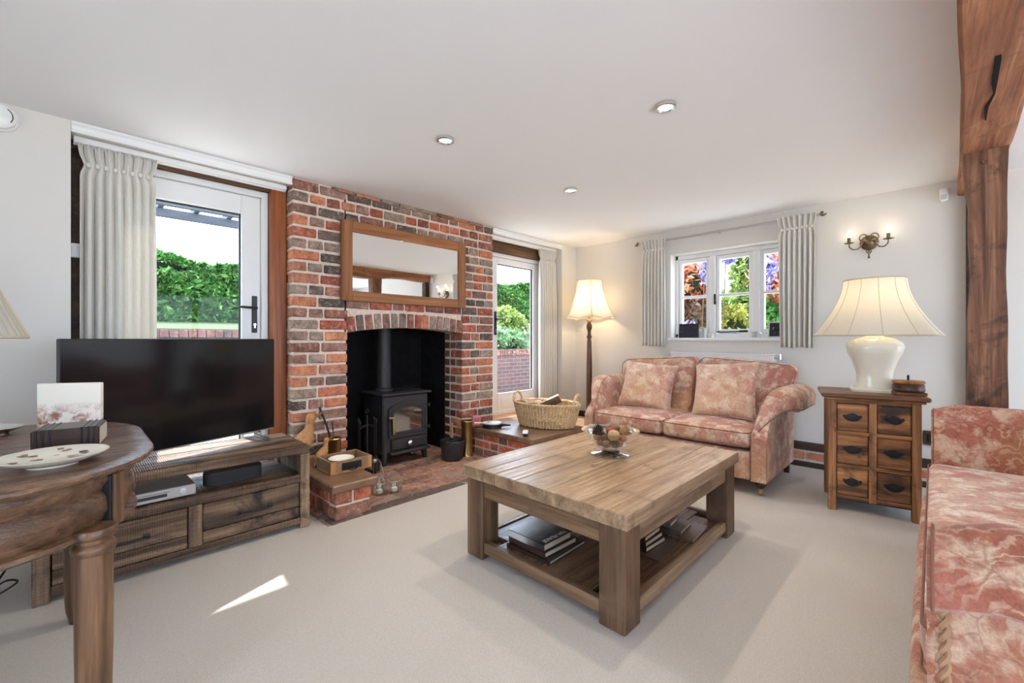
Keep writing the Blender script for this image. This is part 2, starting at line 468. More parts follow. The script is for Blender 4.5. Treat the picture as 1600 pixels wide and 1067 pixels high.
MT['ceramic'] = plain('cream_ceramic', lin(232, 226, 208), .15)
MT['black'] = plain('black_plastic', (.012, .012, .013), .35)
MT['screen'] = plain('tv_screen', (.006, .006, .007), .11, spec=.5)
MT['iron'] = plain('cast_iron', (.03, .028, .029), .5, noise=.25, nscale=60, bump=.15)
MT['iron_hi'] = plain('black_iron_fitting', (.012, .012, .012), .4, spec=.4)
MT['brass'] = plain('aged_brass', (.55, .40, .16), .28, 1., noise=.25, nscale=9)
MT['bronze'] = plain('antique_bronze', (.20, .145, .085), .4, 1., noise=.3, nscale=40)
MT['chrome'] = plain('chrome', (.72, .72, .72), .18, 1.)
MT['steel'] = plain('brushed_steel', (.55, .55, .54), .35, 1.)
MT['silver'] = plain('silver_plastic', lin(178, 172, 166), .35, .3)
MT['grey_cloth'] = plain('speaker_cloth', (.035, .032, .032), .85, noise=.3, nscale=300, bump=.3)
MT['mirror'] = plain('mirror_glass', (.93, .93, .92), .0, 1.)
MT['glass'] = pane_glass('window_glass')
MT['clear'] = pane_glass('clear_glass', .85, .05, 2.6)
MT['stove_glass'] = plain('stove_glass', (.03, .024, .02), .05, spec=1., IOR=2.3)
MT['plaster_white'] = plain('white_enamel', (.82, .82, .80), .35)
MT['rad'] = plain('radiator_white', (.82, .82, .80), .35)
MT['paper'] = plain('book_pages', lin(205, 194, 176), .8)
MT['pink'] = plain('pink_card', lin(214, 128, 134), .7)
MT['red'] = plain('red_card', lin(170, 60, 66), .7)
MT['tan'] = plain('tan_leather', lin(138, 106, 76), .6, noise=.2, nscale=40)
MT['caster'] = plain('brass_caster', (.50, .36, .17), .3, 1.)
MT['coping'] = brick_mat('dark_coping_brick', [(0, lin(104, 68, 60)), (.6, lin(128, 84, 72)), (1, lin(84, 62, 58))])
MT['legwood'] = plain('dark_leg_wood', lin(48, 30, 24), .35)
MT['sofa_a'] = fabric('sofa_damask', lin(186, 142, 124), lin(174, 116, 102), lin(226, 202, 180), lin(200, 158, 116), 1.5)
MT['cush'] = fabric('cushion_damask', lin(210, 176, 154), lin(192, 136, 122), lin(234, 216, 196), lin(210, 174, 132), 1.35)
MT['sofa_b'] = fabric('settee_damask', lin(170, 104, 82), lin(178, 112, 94), lin(220, 192, 166), lin(190, 144, 108), 1.2, 1.2)
MT['sofa_seat'] = fabric('settee_seat_damask', lin(210, 172, 152), lin(188, 126, 108), lin(240, 224, 208), lin(200, 160, 130), 1.3)
MT['piping'] = plain('piping_cord', lin(134, 92, 74), .9)
MT['braid'] = plain('twisted_braid', lin(178, 138, 106), .9)
MT['stem'] = plain('plant_stem', lin(84, 64, 46), .9)
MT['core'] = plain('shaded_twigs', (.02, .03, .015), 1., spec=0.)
MT['hedge'] = foliage('hedge_leaves', [(0, lin(30, 66, 26)), (.5, lin(62, 112, 44)), (.85, lin(104, 148, 70)), (1, lin(150, 186, 110))])
MT['lime'] = foliage('lime_leaves', [(0, lin(84, 110, 46)), (.5, lin(128, 150, 70)), (1, lin(172, 182, 112))])
MT['greyleaf'] = foliage('grey_green_leaves', [(0, lin(70, 104, 66)), (.5, lin(112, 146, 98)), (1, lin(168, 190, 150))])
MT['redleaf'] = foliage('red_leaves', [(0, lin(110, 52, 34)), (.3, lin(186, 92, 62)), (.6, lin(214, 136, 100)), (.85, lin(222, 178, 146)), (1, lin(110, 116, 70))])
MT['brownleaf'] = foliage('bronze_leaves', [(0, lin(44, 40, 26)), (.5, lin(98, 72, 46)), (1, lin(160, 118, 84))])
MT['wisteria'] = foliage('purple_flowers', [(0, lin(92, 84, 140)), (.5, lin(140, 132, 184)), (1, lin(196, 190, 220))])
MT['yellow'] = foliage('yellow_green_leaves', [(0, lin(96, 100, 30)), (.5, lin(150, 150, 60)), (1, lin(190, 184, 100))])
def lawn():
    k = N('lawn_grass'); v = k.coord(); a = k.noise(v, 60., 4, .7); b = k.noise(v, 1.3, 3)
    c = k.mix(k.step(a, .3, .7), lin(40, 54, 16), lin(64, 78, 30)); c = k.mix(k.math('MULTIPLY', b, .3), c, lin(74, 78, 38))
    k.p(Base_Color=c, Roughness=.95); k.bump(a, .6, .03); return k.m
MT['lawn'] = lawn()
def gbrick():
    k = N('garden_brick')
    cc = k.n('ShaderNodeTexCoord').outputs['Object']
    sep = k.n('ShaderNodeSeparateXYZ', ins={0: cc}); cmb = k.n('ShaderNodeCombineXYZ', ins={0: sep.outputs[0], 1: sep.outputs[2]}).outputs[0]
    b = k.n('ShaderNodeTexBrick', ins={'Vector': cmb, 'Color1': lin(92, 64, 60), 'Color2': lin(64, 50, 52), 'Mortar': lin(122, 108, 104), 'Scale': 1., 'Mortar Size': .006, 'Brick Width': .22, 'Row Height': .075})
    k.p(Base_Color=k.mix(k.math('MULTIPLY', k.noise(cc, 8., 4), .5), b.outputs[0], lin(84, 58, 52)), Roughness=.9); k.bump(k.math('SUBTRACT', 1., b.outputs[1]), .8, .01); return k.m
MT['gbrick'] = gbrick()
MT['paving'] = plain('pale_paving', lin(216, 210, 200), .9, noise=.12, nscale=6, bump=.3)
MT['pergola'] = plain('dark_pergola_paint', lin(62, 66, 74), .6, noise=.15, nscale=20)
# ================================================================== ROOM SHELL
ZC = 2.35; YF = 3.38; XW = 4.66; XL = -2.25; YR = -3.25
struct('floor', M().box(XL-.3, YR-.3, -.12, XW+.3, YF+.02, 0), MT['carpet'], smooth=0)
struct('ceiling', M().box(XL-.3, YR-.3, ZC, XW+.31, YF+.35, ZC+.15), MT['ceiling'], smooth=0)
m = M()
m.box(XL-.3, YF, 0, 0, YF+.34, ZC)
m.box(0, YF+.012, 2.30, 1.142, YF+.34, ZC).box(3.163, YF+.012, 2.30, 4.365, YF+.34, ZC)
m.box(4.365, YF, 0, XW+.31, YF+.34, ZC)
m.box(3.163, YF+.1, 0, 4.365, YF+.34, .275)
struct('wall_left', m, MT['wall'], smooth=0)
m = M()
WY0, WY1, WZ0, WZ1 = .93, 2.09, 1.15, 2.085
m.box(XW, YR-.3, 0, XW+.3, WY0, ZC).box(XW, WY1, 0, XW+.3, YF, ZC).box(XW, WY0, 0, XW+.3, WY1, WZ0).box(XW, WY0, WZ1, XW+.3, WY1, ZC)
struct('wall_back', m, MT['wall'], smooth=0)
m = M()
m.box(XL-.3, YR-.3, 0, XL, -.80, ZC).box(XL-.3, .90, 0, XL, YF, ZC).box(XL-.3, -.80, 0, XL, .90, .12).box(XL-.3, -.80, 2.1, XL, .90, ZC)  # unseen window opening, added to let more skylight into the room
m.box(XL-.2, .01, .12, XL-.12, .09, 2.1)
struct('wall_front', m, MT['wall'], smooth=0)
m = M()
m.box(XL, YR-.3, 0, -.85, YR, ZC).box(4.35, YR-.3, 0, XW, YR, ZC).box(-.85, YR-.3, 0, 4.35, YR, .08).box(-.85, YR-.3, 2.02, 4.35, YR, ZC)  # wide unseen opening added so skylight reaches the window wall and carpet
for x in (.45, 1.75, 3.05): m.box(x-.05, YR-.2, .08, x+.05, YR-.1, 2.02)
struct('wall_right', m, MT['wall'], smooth=0)

# cornice mouldings over the two door recesses, with the curtain tracks below
def cornice(name, x0, x1):
    pf = [(0, 2.348), (.022, 2.348), (.022, 2.335), (.012, 2.325), (.012, 2.305), (.02, 2.298), (.02, 2.288), (0, 2.288)]
    struct(name, M().prism([(YF+.012-o, z) for o, z in pf], x0, x1, 'x'), MT['white'])
cornice('trim_1', .002, 1.14); cornice('trim_2', 3.165, 4.363)
for i, (x0, x1) in enumerate(((.01, 1.13), (3.18, 4.35))):
    struct('trim_%d' % (3+i), M().box(x0, YF+.075, 2.262, x1, YF+.10, 2.298, .004).box(x0, YF+.10, 2.255, x1, YF+.115, 2.299), MT['white'])

# ------------------------------------------------------------------ bricks
def brick_variants(L, Hh, D, n=5, b=.006, seed=1):
    rr = random.Random(seed); out = []
    for i in range(n):
        k = M().box(-L/2, -D/2, -Hh/2, L/2, D/2, Hh/2, b)
        k.v = [(x+rr.uniform(-.003, .003), y+rr.uniform(-.003, .003), z+rr.uniform(-.0035, .0035)) for x, y, z in k.v]
        out.append(k.mesh('brick', 25))
    return out
def mat_copies(meshes, mat):
    res = []
    for me in meshes:
        c = me.copy(); c.materials.clear(); c.materials.append(mat); res.append(c)
    return res
BH = .067
B_S = mat_copies(brick_variants(.2, BH, .1, seed=3), MT['brick'])
B_H = mat_copies(brick_variants(.105, BH, .1, seed=4), MT['brick'])
B_Q = mat_copies(brick_variants(.105, BH, .19, seed=5), MT['brick'])
B_SOOT = mat_copies(brick_variants(.105, BH, .1, seed=6), MT['brick_soot'])
def lay(meshes, base, parent, c, rotation=(0, 0, 0), L=None, D=None, name='brick'):
    o = bpy.data.objects.new(name, R.choice(meshes)); COL.objects.link(o); o.parent = parent
    o.location = c; o.rotation_euler = rotation
    o.scale = ((L/base[0]) if L else 1, (D/base[1]) if D else 1, R.uniform(.96, 1.03))
    return o

# chimney breast: mortar core with an arched opening
OX0, OX1, ZS, RISE = 1.56, 2.741, 1.205, .045
half = (OX1-OX0)/2; RA = (half*half+RISE*RISE)/(2*RISE); AC = ((OX0+OX1)/2, ZS+RISE-RA); AM = math.asin(half/RA)
core = M()
core.box(1.150, YF+.012, 0, OX0-.008, 4.15, ZC).box(OX1+.008, YF+.012, 0, 3.155, 4.15, ZC)
poly = [(AC[0]+(RA+.004)*math.sin(t), AC[1]+(RA+.004)*math.cos(t)) for t in np.linspace(-AM*1.01, AM*1.01, 17)]
poly = [(OX0-.02, ZS)]+[p for p in poly]+[(OX1+.02, ZS), (OX1+.02, ZC), (OX0-.02, ZC)]
core.prism(poly, YF+.012, YF+.2, 'y')
breast = struct('wall_chimney', core, MT['mortar'], smooth=0)
lining = M().box(OX0-.01, 4.10, 0, OX1+.01, 4.14, 1.7).box(OX0-.008, YF+.11, 0, OX0+.004, 4.12, 1.7).box(OX1-.002, YF+.29, 0, OX1+.01, 4.12, 1.7)
lining.box(OX0-.01, YF+.2, 1.45, OX1+.01, 4.14, 1.5)
part('fireback', lining, MT['soot'], breast, 0)
PITCH = .087
def jit(): return R.uniform(-.004, .003)
for k in range(27):
    z = k*PITCH+PITCH/2
    stretch = k % 2 == 0
    segs = [(1.142, OX0), (OX1, 3.163)] if k < 16 else [(1.142, 3.163)]
    for x0, x1 in segs:
        x = x0
        first = True
        while x < x1-.03:
            L = R.choice((.2, .2, .2, .19, .175) if stretch else (.105, .105, .11, .1, .115, .06 if R.random() < .12 else .105))
            if first and stretch: L = R.uniform(.17, .2)
            if k >= 16 and not first and R.random() < .18: L = .105 if stretch else .2
            if x1-(x+L) < .05: L = x1-x
            if x1-(x+L) < .10 and L < .13: L = x1-x if x1-x < .2 else (x1-x)/2-.006
            cx = x+L/2
            last = x+L > x1-.02
            hid = 1.62 < cx-L/2 and cx+L/2 < 2.62 and 1.56 < z-.03 and z+.03 < 1.98
            edge = (first and x0 == 1.142) or (first and x0 == OX1 and k < 14)
            if not hid:
                if edge and not stretch:
                    lay(B_Q, (.105, .19), breast, (cx, YF+.095+jit(), z), L=L)
                else:
                    ms, bl = (B_S, .2) if L > .15 else (B_H, .105)
                    lay(ms, (bl, .1), breast, (cx, YF+.05+jit(), z), (0, R.uniform(-.006, .006), R.uniform(-.01, .01)), L=L)
                if edge and stretch:        # second brick on the return
                    lay(B_H if x0 == 1.142 else B_SOOT, (.105, .1), breast, (x0+.052+(.0 if x0 == 1.142 else .002), YF+.158, z), (0, 0, PI/2), L=.09)
                if x0 == OX1 and first and k < 14:
                    lay(B_SOOT, (.105, .1), breast, (OX1+.052, YF+.255, z), (0, 0, PI/2), L=.088)
            x += L+.017; first = False
NA = 15
for i in range(NA):                          # soldier arch
    t = -AM+2*AM*(i+.5)/NA
    rr = RA+.064
    lay(B_H, (.105, .1), breast, (AC[0]+rr*math.sin(t), YF+.05+jit()*.6, AC[1]+rr*math.cos(t)), (0, t+PI/2, 0), L=.127)
x = 1.43
while x < 3.0:                               # thin dark course tucked under the ceiling
    L = R.uniform(.16, .22)
    o = lay(B_S, (.2, .1), breast, (x+L/2, YF+.036, 2.333), L=L); o.scale[2] = .42
    x += L+.012

# hearth floor of worn bricks
hm = M().box(1.10, 2.655, -.03, 2.86, YF+.03, .002).box(OX0, YF, -.03, OX1, 4.1, .002)
hearth = struct('floor_hearth', hm, MT['hearth_mortar'], smooth=0)
B_F = mat_copies(brick_variants(.205, .05, .098, seed=9, b=.004), MT['brick_hearth'])
B_E = mat_copies(brick_variants(.205, .05, .098, seed=10, b=.004), plain('dark_edge_brick', lin(96, 82, 74), .7, noise=.35, nscale=30, bump=.4))
row = 0; y = 2.705
while y < 4.08:
    xa, xb = (1.12, 2.86) if y < YF else (OX0+.02, OX1-.02)
    x = xa-(row % 2)*.1
    while x < xb:
        a, b = max(x, xa), min(x+.205, xb)
        if b-a > .04:
            lay(B_E if row == 0 else B_F, (.205, .098), hearth, ((a+b)/2, y, -.019+R.uniform(-.002, .002)), (R.uniform(-.01, .01), 0, R.uniform(-.012, .012)), L=b-a)
        x += .215
    y += .108; row += 1

# two low brick seats beside the hearth
def plinth(name, label, x0, y0, x1, y1, zt, th, seed, mats):
    t = thing(name, label, 'plinth', (x0, y0, 0))
    ov = .035
    part('mortar_bed', M().box(x0+.008, y0+.008, 0, x1-.008, y1, zt-th), MT['mortar'], t, 0, True)
    part('slab_top', M().box(x0-ov, y0-ov, zt-th, x1+ov, y1, zt, .008), MT['slab'], t, 35, True)
    rr = random.Random(seed); rows = max(1, round((zt-th)/.09)); ph = (zt-th)/rows
    def face(a0, a1, fixed, along_x, side):
        for k in range(rows):
            p = a0+.003
            off = k % 2
            while p < a1-.03:
                L = min((.2 if (off % 2 == 0) else .105), a1-p); off += 1
                if a1-(p+L) < .05: L = a1-p
                z = ph*(k+.5); o = bpy.data.objects.new('brick', rr.choice(mats)); COL.objects.link(o); o.parent = t
                c = p+L/2
                w = (c-x0, fixed-y0) if along_x else (fixed-x0, c-y0)
                o.location = (w[0], w[1], z); o.rotation_euler = (0, 0, 0 if along_x else PI/2)
                o.scale = (L/.2, 1, (ph-.016)/BH)
                p += L+.014
    face(x0, x1, y0+.05, True, 0)
    face(y0+.1, y1, x0+.05, False, 0)
    return t
B_O = mat_copies(brick_variants(.2, BH, .1, seed=12), MT['brick_orange'])
plinth('brick_plinth', 'small low brick plinth with a brown slab top beside the television stand', 1.16, 2.68, 1.40, YF, .24, .052, 4, B_O)
plinth('brick_plinth', 'long low brick ledge below the second door, holding the log basket', 2.84, 2.535, 4.02, YF, .275, .05, 5, B_O)

# old skirting of timber and brick along the window wall
def skirting():
    m = M().box(XW-.03, -.9, .15, XW, 3.36, .222, .006).box(XW-.035, -.9, 0, XW, 3.36, .045, .006)
    b = struct('baseboard_back', m, MT['dark_timber'])
    part('mortar_bed', M().box(XW-.012, -.9, .04, XW, 3.36, .16), MT['mortar'], b, 0)
    y = -.88
    while y < 2.4:
        lay(B_S, (.2, .1), b, (XW+.028, y+.1, .098), (0, 0, PI/2)); y += .215
skirting()

# ------------------------------------------------------------------ doors
def bars(rect, w, y0, y1, top=None, bot=None):
    x0, x1, z0, z1 = rect; t = top or w; b = bot or w
    return M().box(x0, y0, z0, x0+w, y1, z1, .004).box(x1-w, y0, z0, x1, y1, z1, .004).box(x0+w, y0, z1-t, x1-w, y1, z1, .004).box(x0+w, y0, z0, x1-w, y1, z0+b, .004)
def handle(door, x, z, sgn):
    h = part('handle', M().box(x-.017, 3.568, z-.18, x+.017, 3.58, z+.09, .003), MT['iron_hi'], door, label='black iron lever handle on a long plate')
    part('lever', M().tube([(x, 3.575, z), (x, 3.52, z), (x+sgn*.03, 3.515, z), (x+sgn*.11, 3.52, z+.004)], [.011, .009, .009, .007], 8).lathe([(.016, 0), (.016, .008)], 12, (x, 3.56, z-.004)), MT['iron_hi'], h)
    part('keyhole', M().tube([(x, 3.569, z-.12), (x, 3.564, z-.12)], .009, 12).box(x-.004, 3.564, z-.145, x+.004, 3.569, z-.12), MT['chrome'], h)
def door(name, fx, fz, gx, gz, hx, hs):
    d = struct(name, bars((fx[0], fx[1], fz[0], fz[1]), .045, 3.57, 3.66), MT['white'])
    leaf = part('door_leaf', bars((fx[0]+.047, fx[1]-.047, fz[0]+.01, fz[1]-.047), .01, 3.585, 3.635), MT['white'], d)
    x0, x1, z0, z1 = fx[0]+.05, fx[1]-.05, fz[0]+.012, fz[1]-.05
    part('stile', M().box(x0, 3.58, z0, gx[0], 3.64, z1, .006), MT['white'], d)
    part('stile', M().box(gx[1], 3.58, z0, x1, 3.64, z1, .006), MT['white'], d)
    part('top_rail', M().box(gx[0], 3.58, gz[1], gx[1], 3.64, z1, .006), MT['white'], d)
    part('bottom_rail', M().box(gx[0], 3.58, z0, gx[1], 3.64, gz[0], .006).box(gx[0]+.06, 3.574, z0+.06, gx[1]-.06, 3.582, gz[0]-.06, .005), MT['white'], d)
    bd = bars((gx[0]-.002, gx[1]+.002, gz[0]-.002, gz[1]+.002), .012, 3.60, 3.62)
    part('glazing_bead', bd, MT['black'], d)
    part('pane', M().box(gx[0], 3.607, gz[0], gx[1], 3.613, gz[1]), MT['glass'], d, 0)
    handle(d, hx, 1.378, hs)
    return d
d1 = door('door_1', (.10, 1.035), (0, 2.245), (.23, .862), (.42, 2.06), .945, -1)
part('door_post', M().box(1.037, 3.50, 0, 1.142, 3.68, 2.30, .006), MT['oak_orange'], d1, label='orange stained timber door post')
part('head_beam', M().box(.0, 3.53, 2.247, 1.14, 3.68, 2.30, .006), MT['lintel'], d1, label='brown timber head beam')
part('side_post', M().box(.0, 3.54, 0, .098, 3.68, 2.247, .004), MT['dark_timber'], d1, label='dark timber post behind the curtain')
part('side_rail', M().box(.0, 3.515, 1.62, .06, 3.539, 1.70, .003), MT['white'], d1)
d2 = door('door_2', (3.23, 4.20), (.277, 2.14), (3.425, 4.04), (.53, 2.02), 3.385, 1)
part('head_beam', M().box(3.165, 3.53, 2.142, 4.36, 3.68, 2.30, .006), MT['lintel'], d2, label='brown timber head beam')
part('side_post', M().box(4.202, 3.56, .277, 4.36, 3.68, 2.14, .004), MT['white'], d2)
part('side_post', M().box(3.165, 3.56, .277, 3.228, 3.68, 2.14, .004), MT['white'], d2)
part('threshold', M().box(3.165, 3.385, .265, 4.36, 3.60, .279, .003), plain('tan_tiles', lin(206, 160, 124), .6, noise=.15, nscale=12), d2, label='tan tiled threshold')

# ------------------------------------------------------------------ window
def window():
    w = struct('window_1', M(), MT['white']) if False else None
    xa, xb = 4.79, 4.87
    fr = M()
    fr.box(xa, WY0, WZ0+.02, xb, WY0+.04, WZ1, .004).box(xa, WY1-.03, WZ0+.02, xb, WY1, WZ1, .004)
    fr.box(xa, WY0, WZ1-.045, xb, WY1, WZ1, .004).box(xa, WY0, WZ0+.015, xb, WY1, WZ0+.06, .004)
    for y in (1.27, 1.69): fr.box(xa-.01, y-.03, WZ0+.06, xb, y+.03, WZ1-.045, .004)
    w = struct('window_1', fr, MT['white'])
    for y0, y1 in ((.975, 1.235), (1.305, 1.655), (1.725, 2.055)):
        m = M(); x0, x1 = xa+.012, xb-.015; z0, z1 = WZ0+.065, WZ1-.048; s = .034
        m.box(x0, y0, z0, x1, y0+s, z1, .004).box(x0, y1-s, z0, x1, y1, z1, .004).box(x0, y0+s, z1-.042, x1, y1-s, z1, .004).box(x0, y0+s, z0, x1, y1-s, z0+.04, .004)
        sash = part('sash', m, MT['white'], w)
        part('glazing_bar', M().box(x0+.005, y0+s, 1.602, x1-.005, y1-s, 1.632, .004), MT['white'], sash)
        part('pane', M().box(4.832, y0+s, z0+.04, 4.836, y1-s, 1.602), MT['glass'], sash, 0)
        part('pane', M().box(4.832, y0+s, 1.632, 4.836, y1-s, z1-.042), MT['glass'], sash, 0)
    part('latch', M().box(xa-.016, 1.652, 1.52, xa-.008, 1.672, 1.63, .003).tube([(xa-.015, 1.662, 1.61), (xa-.035, 1.655, 1.60), (xa-.04, 1.648, 1.55), (xa-.03, 1.645, 1.53)], .006, 8), MT['iron_hi'], w, label='black iron window latch')
    part('stay', M().tube([(xa-.012, 1.63, 1.232), (xa-.02, 1.60, 1.225), (xa-.022, 1.35, 1.232)], .007, 8).lathe([(.014, 0), (.014, .01)], 12, (xa-.015, 1.63, 1.222)).box(xa-.03, 1.34, 1.222, xa-.008, 1.42, 1.242, .004), MT['iron_hi'], w, label='black iron window stay')
    part('sill', M().box(4.632, WY0-.03, 1.132, 4.80, WY1+.03, 1.165, .008), MT['white'], w)
window()

# ================================================================== OUTDOORS
struct('ground', M().box(-30, -30, -.34, 34, 34, -.30).box(XL-.3, YF+.34, -.3, 1.14, 7.1, .10).box(1.14, 4.2, -.3, 3.165, 7.1, .10).box(3.165, YF+.34, -.3, 14, 6.2, .10), MT['paving'], smooth=0)
g = M(); xs = [-26, 34]
g.loft([[(x, 8.15, 1.02), (x, 8.15, 1.31), (x, 12.4, 1.56), (x, 30, 1.8), (x, 30, 1.0)] for x in (-26, 3.2)])
struct('ground_lawn', g, MT['lawn'], smooth=0)
struct('ground_bank', M().loft([[(x, 6.4, .3), (x, 6.4, .92), (x, 9.2, 1.5), (x, 30, 2.0), (x, 30, .3)] for x in (3.2, 34)]), MT['lawn'], smooth=0)
gw = struct('wall_garden', M().box(-26, 7.95, -.3, 3.2, 8.15, 1.17, .01).box(3.2, 6.2, -.3, 26, 6.4, .82, .01).box(3.1, 6.2, -.3, 3.3, 8.15, .95, .01).box(-1.6, 7.1, -.3, 3.1, 7.3, .98, .01), MT['gbrick'], smooth=0)
B_C = mat_copies(brick_variants(.1, .12, .22, seed=14), MT['coping'])
def coping(x0, x1, y, z):
    x = x0
    while x < x1:
        o = bpy.data.objects.new('brick', R.choice(B_C)); COL.objects.link(o); o.parent = gw
        o.location = (x, y, z); o.rotation_euler = (0, 0, R.uniform(-.02, .02)); x += .112
coping(-3.2, 2.9, 8.05, 1.235); coping(5.5, 8.6, 6.3, .88)

def leaves(n, c, rad, size, seed, shell=.55, box=False, face=None):
    rg = np.random.default_rng(seed)
    if box:
        p = rg.uniform(-1, 1, (n, 3)); ax = rg.integers(0, 3, n); s = np.where(rg.random(n) < .5, -1, 1)
        if face is not None:
            ax = np.where(rg.random(n) < .78, 1, 2); s = np.where(ax == 1, -1, 1)
        p[np.arange(n), ax] = s*(1-rg.random(n)*.18)
        bumpy = .06*np.sin(p[:, 0]*rad[0]*2.3+seed)+.05*np.sin(p[:, 2]*rad[2]*5+p[:, 0]*rad[0]*3.1)
        P = p*np.array(rad); P[:, 1] -= bumpy*2; P[:, 2] += bumpy*1.5*(p[:, 2] > .6)
    else:
        d = rg.normal(size=(n, 3)); d /= np.linalg.norm(d, axis=1)[:, None]
        r = shell+(1-shell)*rg.random(n)**.6
        lump = 1+.16*np.sin(d[:, 0]*5+seed)+.13*np.sin(d[:, 1]*7+d[:, 2]*6+seed*2)
        P = d*(r*lump)[:, None]*np.array(rad)
    P = P+np.array(c)
    u = rg.normal(size=(n, 3)); u /= np.linalg.norm(u, axis=1)[:, None]
    w = rg.normal(size=(n, 3)); w = np.cross(u, w); w /= np.linalg.norm(w, axis=1)[:, None]
    nn = np.cross(u, w)
    L = size*(.6+.8*rg.random(n))[:, None]
    a, b, cc, d4 = P-u*L, P+w*L*.45+nn*L*.15, P+u*L, P-w*L*.45+nn*L*.15
    V = np.stack([a, b, cc, d4], 1).reshape(-1, 3)
    k = M(); k.v = [tuple(v) for v in V]; k.f = [(4*i, 4*i+1, 4*i+2, 4*i+3) for i in range(n)]
    return k
def raw_part(name, k, mat, parent, kind='stuff'):
    me = bpy.data.meshes.new(name); me.from_pydata(k.v, [], k.f); me.update()
    o = mesh_obj(name, me, mat, parent)
    if parent is not None:
        inv = chain(parent).inverted(); o.matrix_basis = inv
    if kind: o['kind'] = kind
    return o
def bush(name, label, c, rad, mat, n, size, seed, cat='shrub', shell=.5, stem=True, extra=(), zg=-.3):
    t = thing(name, label, cat, (c[0], c[1], min(zg, c[2]-rad[2])))
    raw_part('foliage', leaves(n, c, rad, size, seed, shell), mat, t)
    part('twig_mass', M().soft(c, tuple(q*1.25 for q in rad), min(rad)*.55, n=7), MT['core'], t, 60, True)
    if stem: part('stem', M().tube([(c[0], c[1], min(zg, c[2]-rad[2])), (c[0]+.02, c[1], c[2])], [.05, .03], 7), MT['stem'], t, 60, True)
    for nm, k, mm in extra: raw_part(nm, k, mm, t)
    return t
def hedge(name, label, x0, x1, y, z0, z1, n, seed):
    t = thing(name, label, 'hedge', ((x0+x1)/2, y, z0))
    raw_part('foliage', leaves(n, ((x0+x1)/2, y, (z0+z1)/2), ((x1-x0)/2, .55, (z1-z0)/2), .08, seed, box=True, face=1), MT['hedge'], t)
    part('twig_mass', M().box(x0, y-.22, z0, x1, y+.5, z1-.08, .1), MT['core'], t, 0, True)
hedge('garden_hedge', 'long clipped green hedge across the lawn beyond the first door', -9.5, 4.5, 12.6, 1.5, 2.98, 26000, 5)
hedge('garden_hedge', 'tall clipped green hedge seen through the second door', 8.5, 15.5, 12.6, 1.85, 3.35, 13000, 6)
bush('round_shrub', 'rounded yellow green shrub at the left edge of the first door glass', (-.62, 6.2, .98), (.40, .36, .56), MT['lime'], 2600, .035, 8, zg=.1)
bush('round_shrub', 'bright lime green shrub on the bank beyond the second door', (8.35, 8.4, 1.58), (.62, .5, .42), MT['lime'], 2400, .07, 9)
bush('low_shrub', 'grey green low shrub spilling over the brick wall beyond the second door', (6.55, 6.75, 1.12), (.62, .35, .30), MT['greyleaf'], 2400, .06, 10)
for i, (x, lb, col, s) in enumerate(((.36, 'larger pale stone lying on the low garden wall', lin(206, 196, 188), 1.), (.62, 'grey flat stone on the low garden wall, right of the pale one', lin(150, 146, 142), 1.1))):
    single('stone', M().soft((0, 0, .05*s), (.20*s, .13, .10*s), .045, n=7), plain('stone_%d' % i, col, .9, noise=.15, nscale=20, bump=.4), lb, 'stone', (x, 7.2, .98))
# pergola over the terrace
pg = thing('pergola', 'dark grey timber pergola above the terrace outside the first door', 'pergola', (.6, 6.5, .1))
for y in (6.36, 6.98):
    part('beam', M().box(-2.6, y-.035, 2.70, 3.0, y+.035, 2.81, .006), MT['pergola'], pg, 35, True)
for k in range(13):
    x = -1.8+.37*k
    part('rafter', M().box(x-.03, 5.7, 2.812, x+.03, 7.35, 2.90, .006), MT['pergola'], pg, 35, True)
for x in (-.55, 2.8):
    part('post', M().box(x-.05, 6.93, .1, x+.05, 7.03, 2.70, .006), MT['pergola'], pg, 35, True)
part('brace', M().tube([(.05, 6.98, 2.69), (-.52, 6.98, 2.15)], .04, 4), MT['pergola'], pg, 35, True)
# planting outside the small window
def cluster(seed, c, rad, n, size, mat_): return leaves(n, c, rad, size, seed, .2)
bush('red_leaved_bush', 'orange red leaved bush outside the left pane of the small window', (6.55, 2.62, 1.98), (.42, .36, .36), MT['redleaf'], 650, .075, 21,
     extra=[('lower_foliage', cluster(22, (6.6, 2.62, 1.55), (.42, .36, .3), 700, .06, None), MT['brownleaf'])])
bush('red_leaved_bush', 'orange red leaved bush outside the right pane, half hidden by the curtain', (6.5, 1.50, 1.98), (.30, .26, .30), MT['redleaf'], 420, .085, 23,
     extra=[('lower_foliage', cluster(24, (6.55, 1.50, 1.45), (.3, .28, .3), 600, .06, None), MT['hedge'])])
for i, (c, r, lb) in enumerate((((6.3, 2.30, 2.12), (.10, .1, .22), 'hanging purple wisteria beside the orange bush, left pane'), ((6.2, 1.98, 2.28), (.1, .1, .12), 'small purple wisteria tip at the top of the middle pane'),
                                ((6.1, 1.48, 2.05), (.11, .1, .24), 'hanging purple wisteria at the top of the right pane'), ((6.2, 2.52, 1.28), (.13, .12, .13), 'pale purple blossom above the window sill, left pane'))):
    t = thing('wisteria', lb, 'flower', (c[0]-.08, c[1]+.05, -.3))
    raw_part('blossom', leaves(260, c, r, .035, 30+i, .1), MT['wisteria'], t)
    part('stem', M().tube([(c[0], c[1], c[2]+r[2]), (c[0]-.05, c[1]+.02, c[2]-r[2]*.8), (c[0]-.1, c[1]+.05, .8), (c[0]-.08, c[1]+.05, -.3)], .008, 6), MT['stem'], t, 60, True)
bush('slender_conifer', 'pale green slender tree behind the middle pane of the small window', (8.6, 2.42, 2.0), (.30, .27, 1.15), MT['lime'], 2200, .07, 40, 'tree')
bush('golden_shrub', 'yellow green shrub low in the middle pane of the small window', (6.9, 2.18, 1.22), (.34, .34, .46), MT['yellow'], 1300, .05, 41)
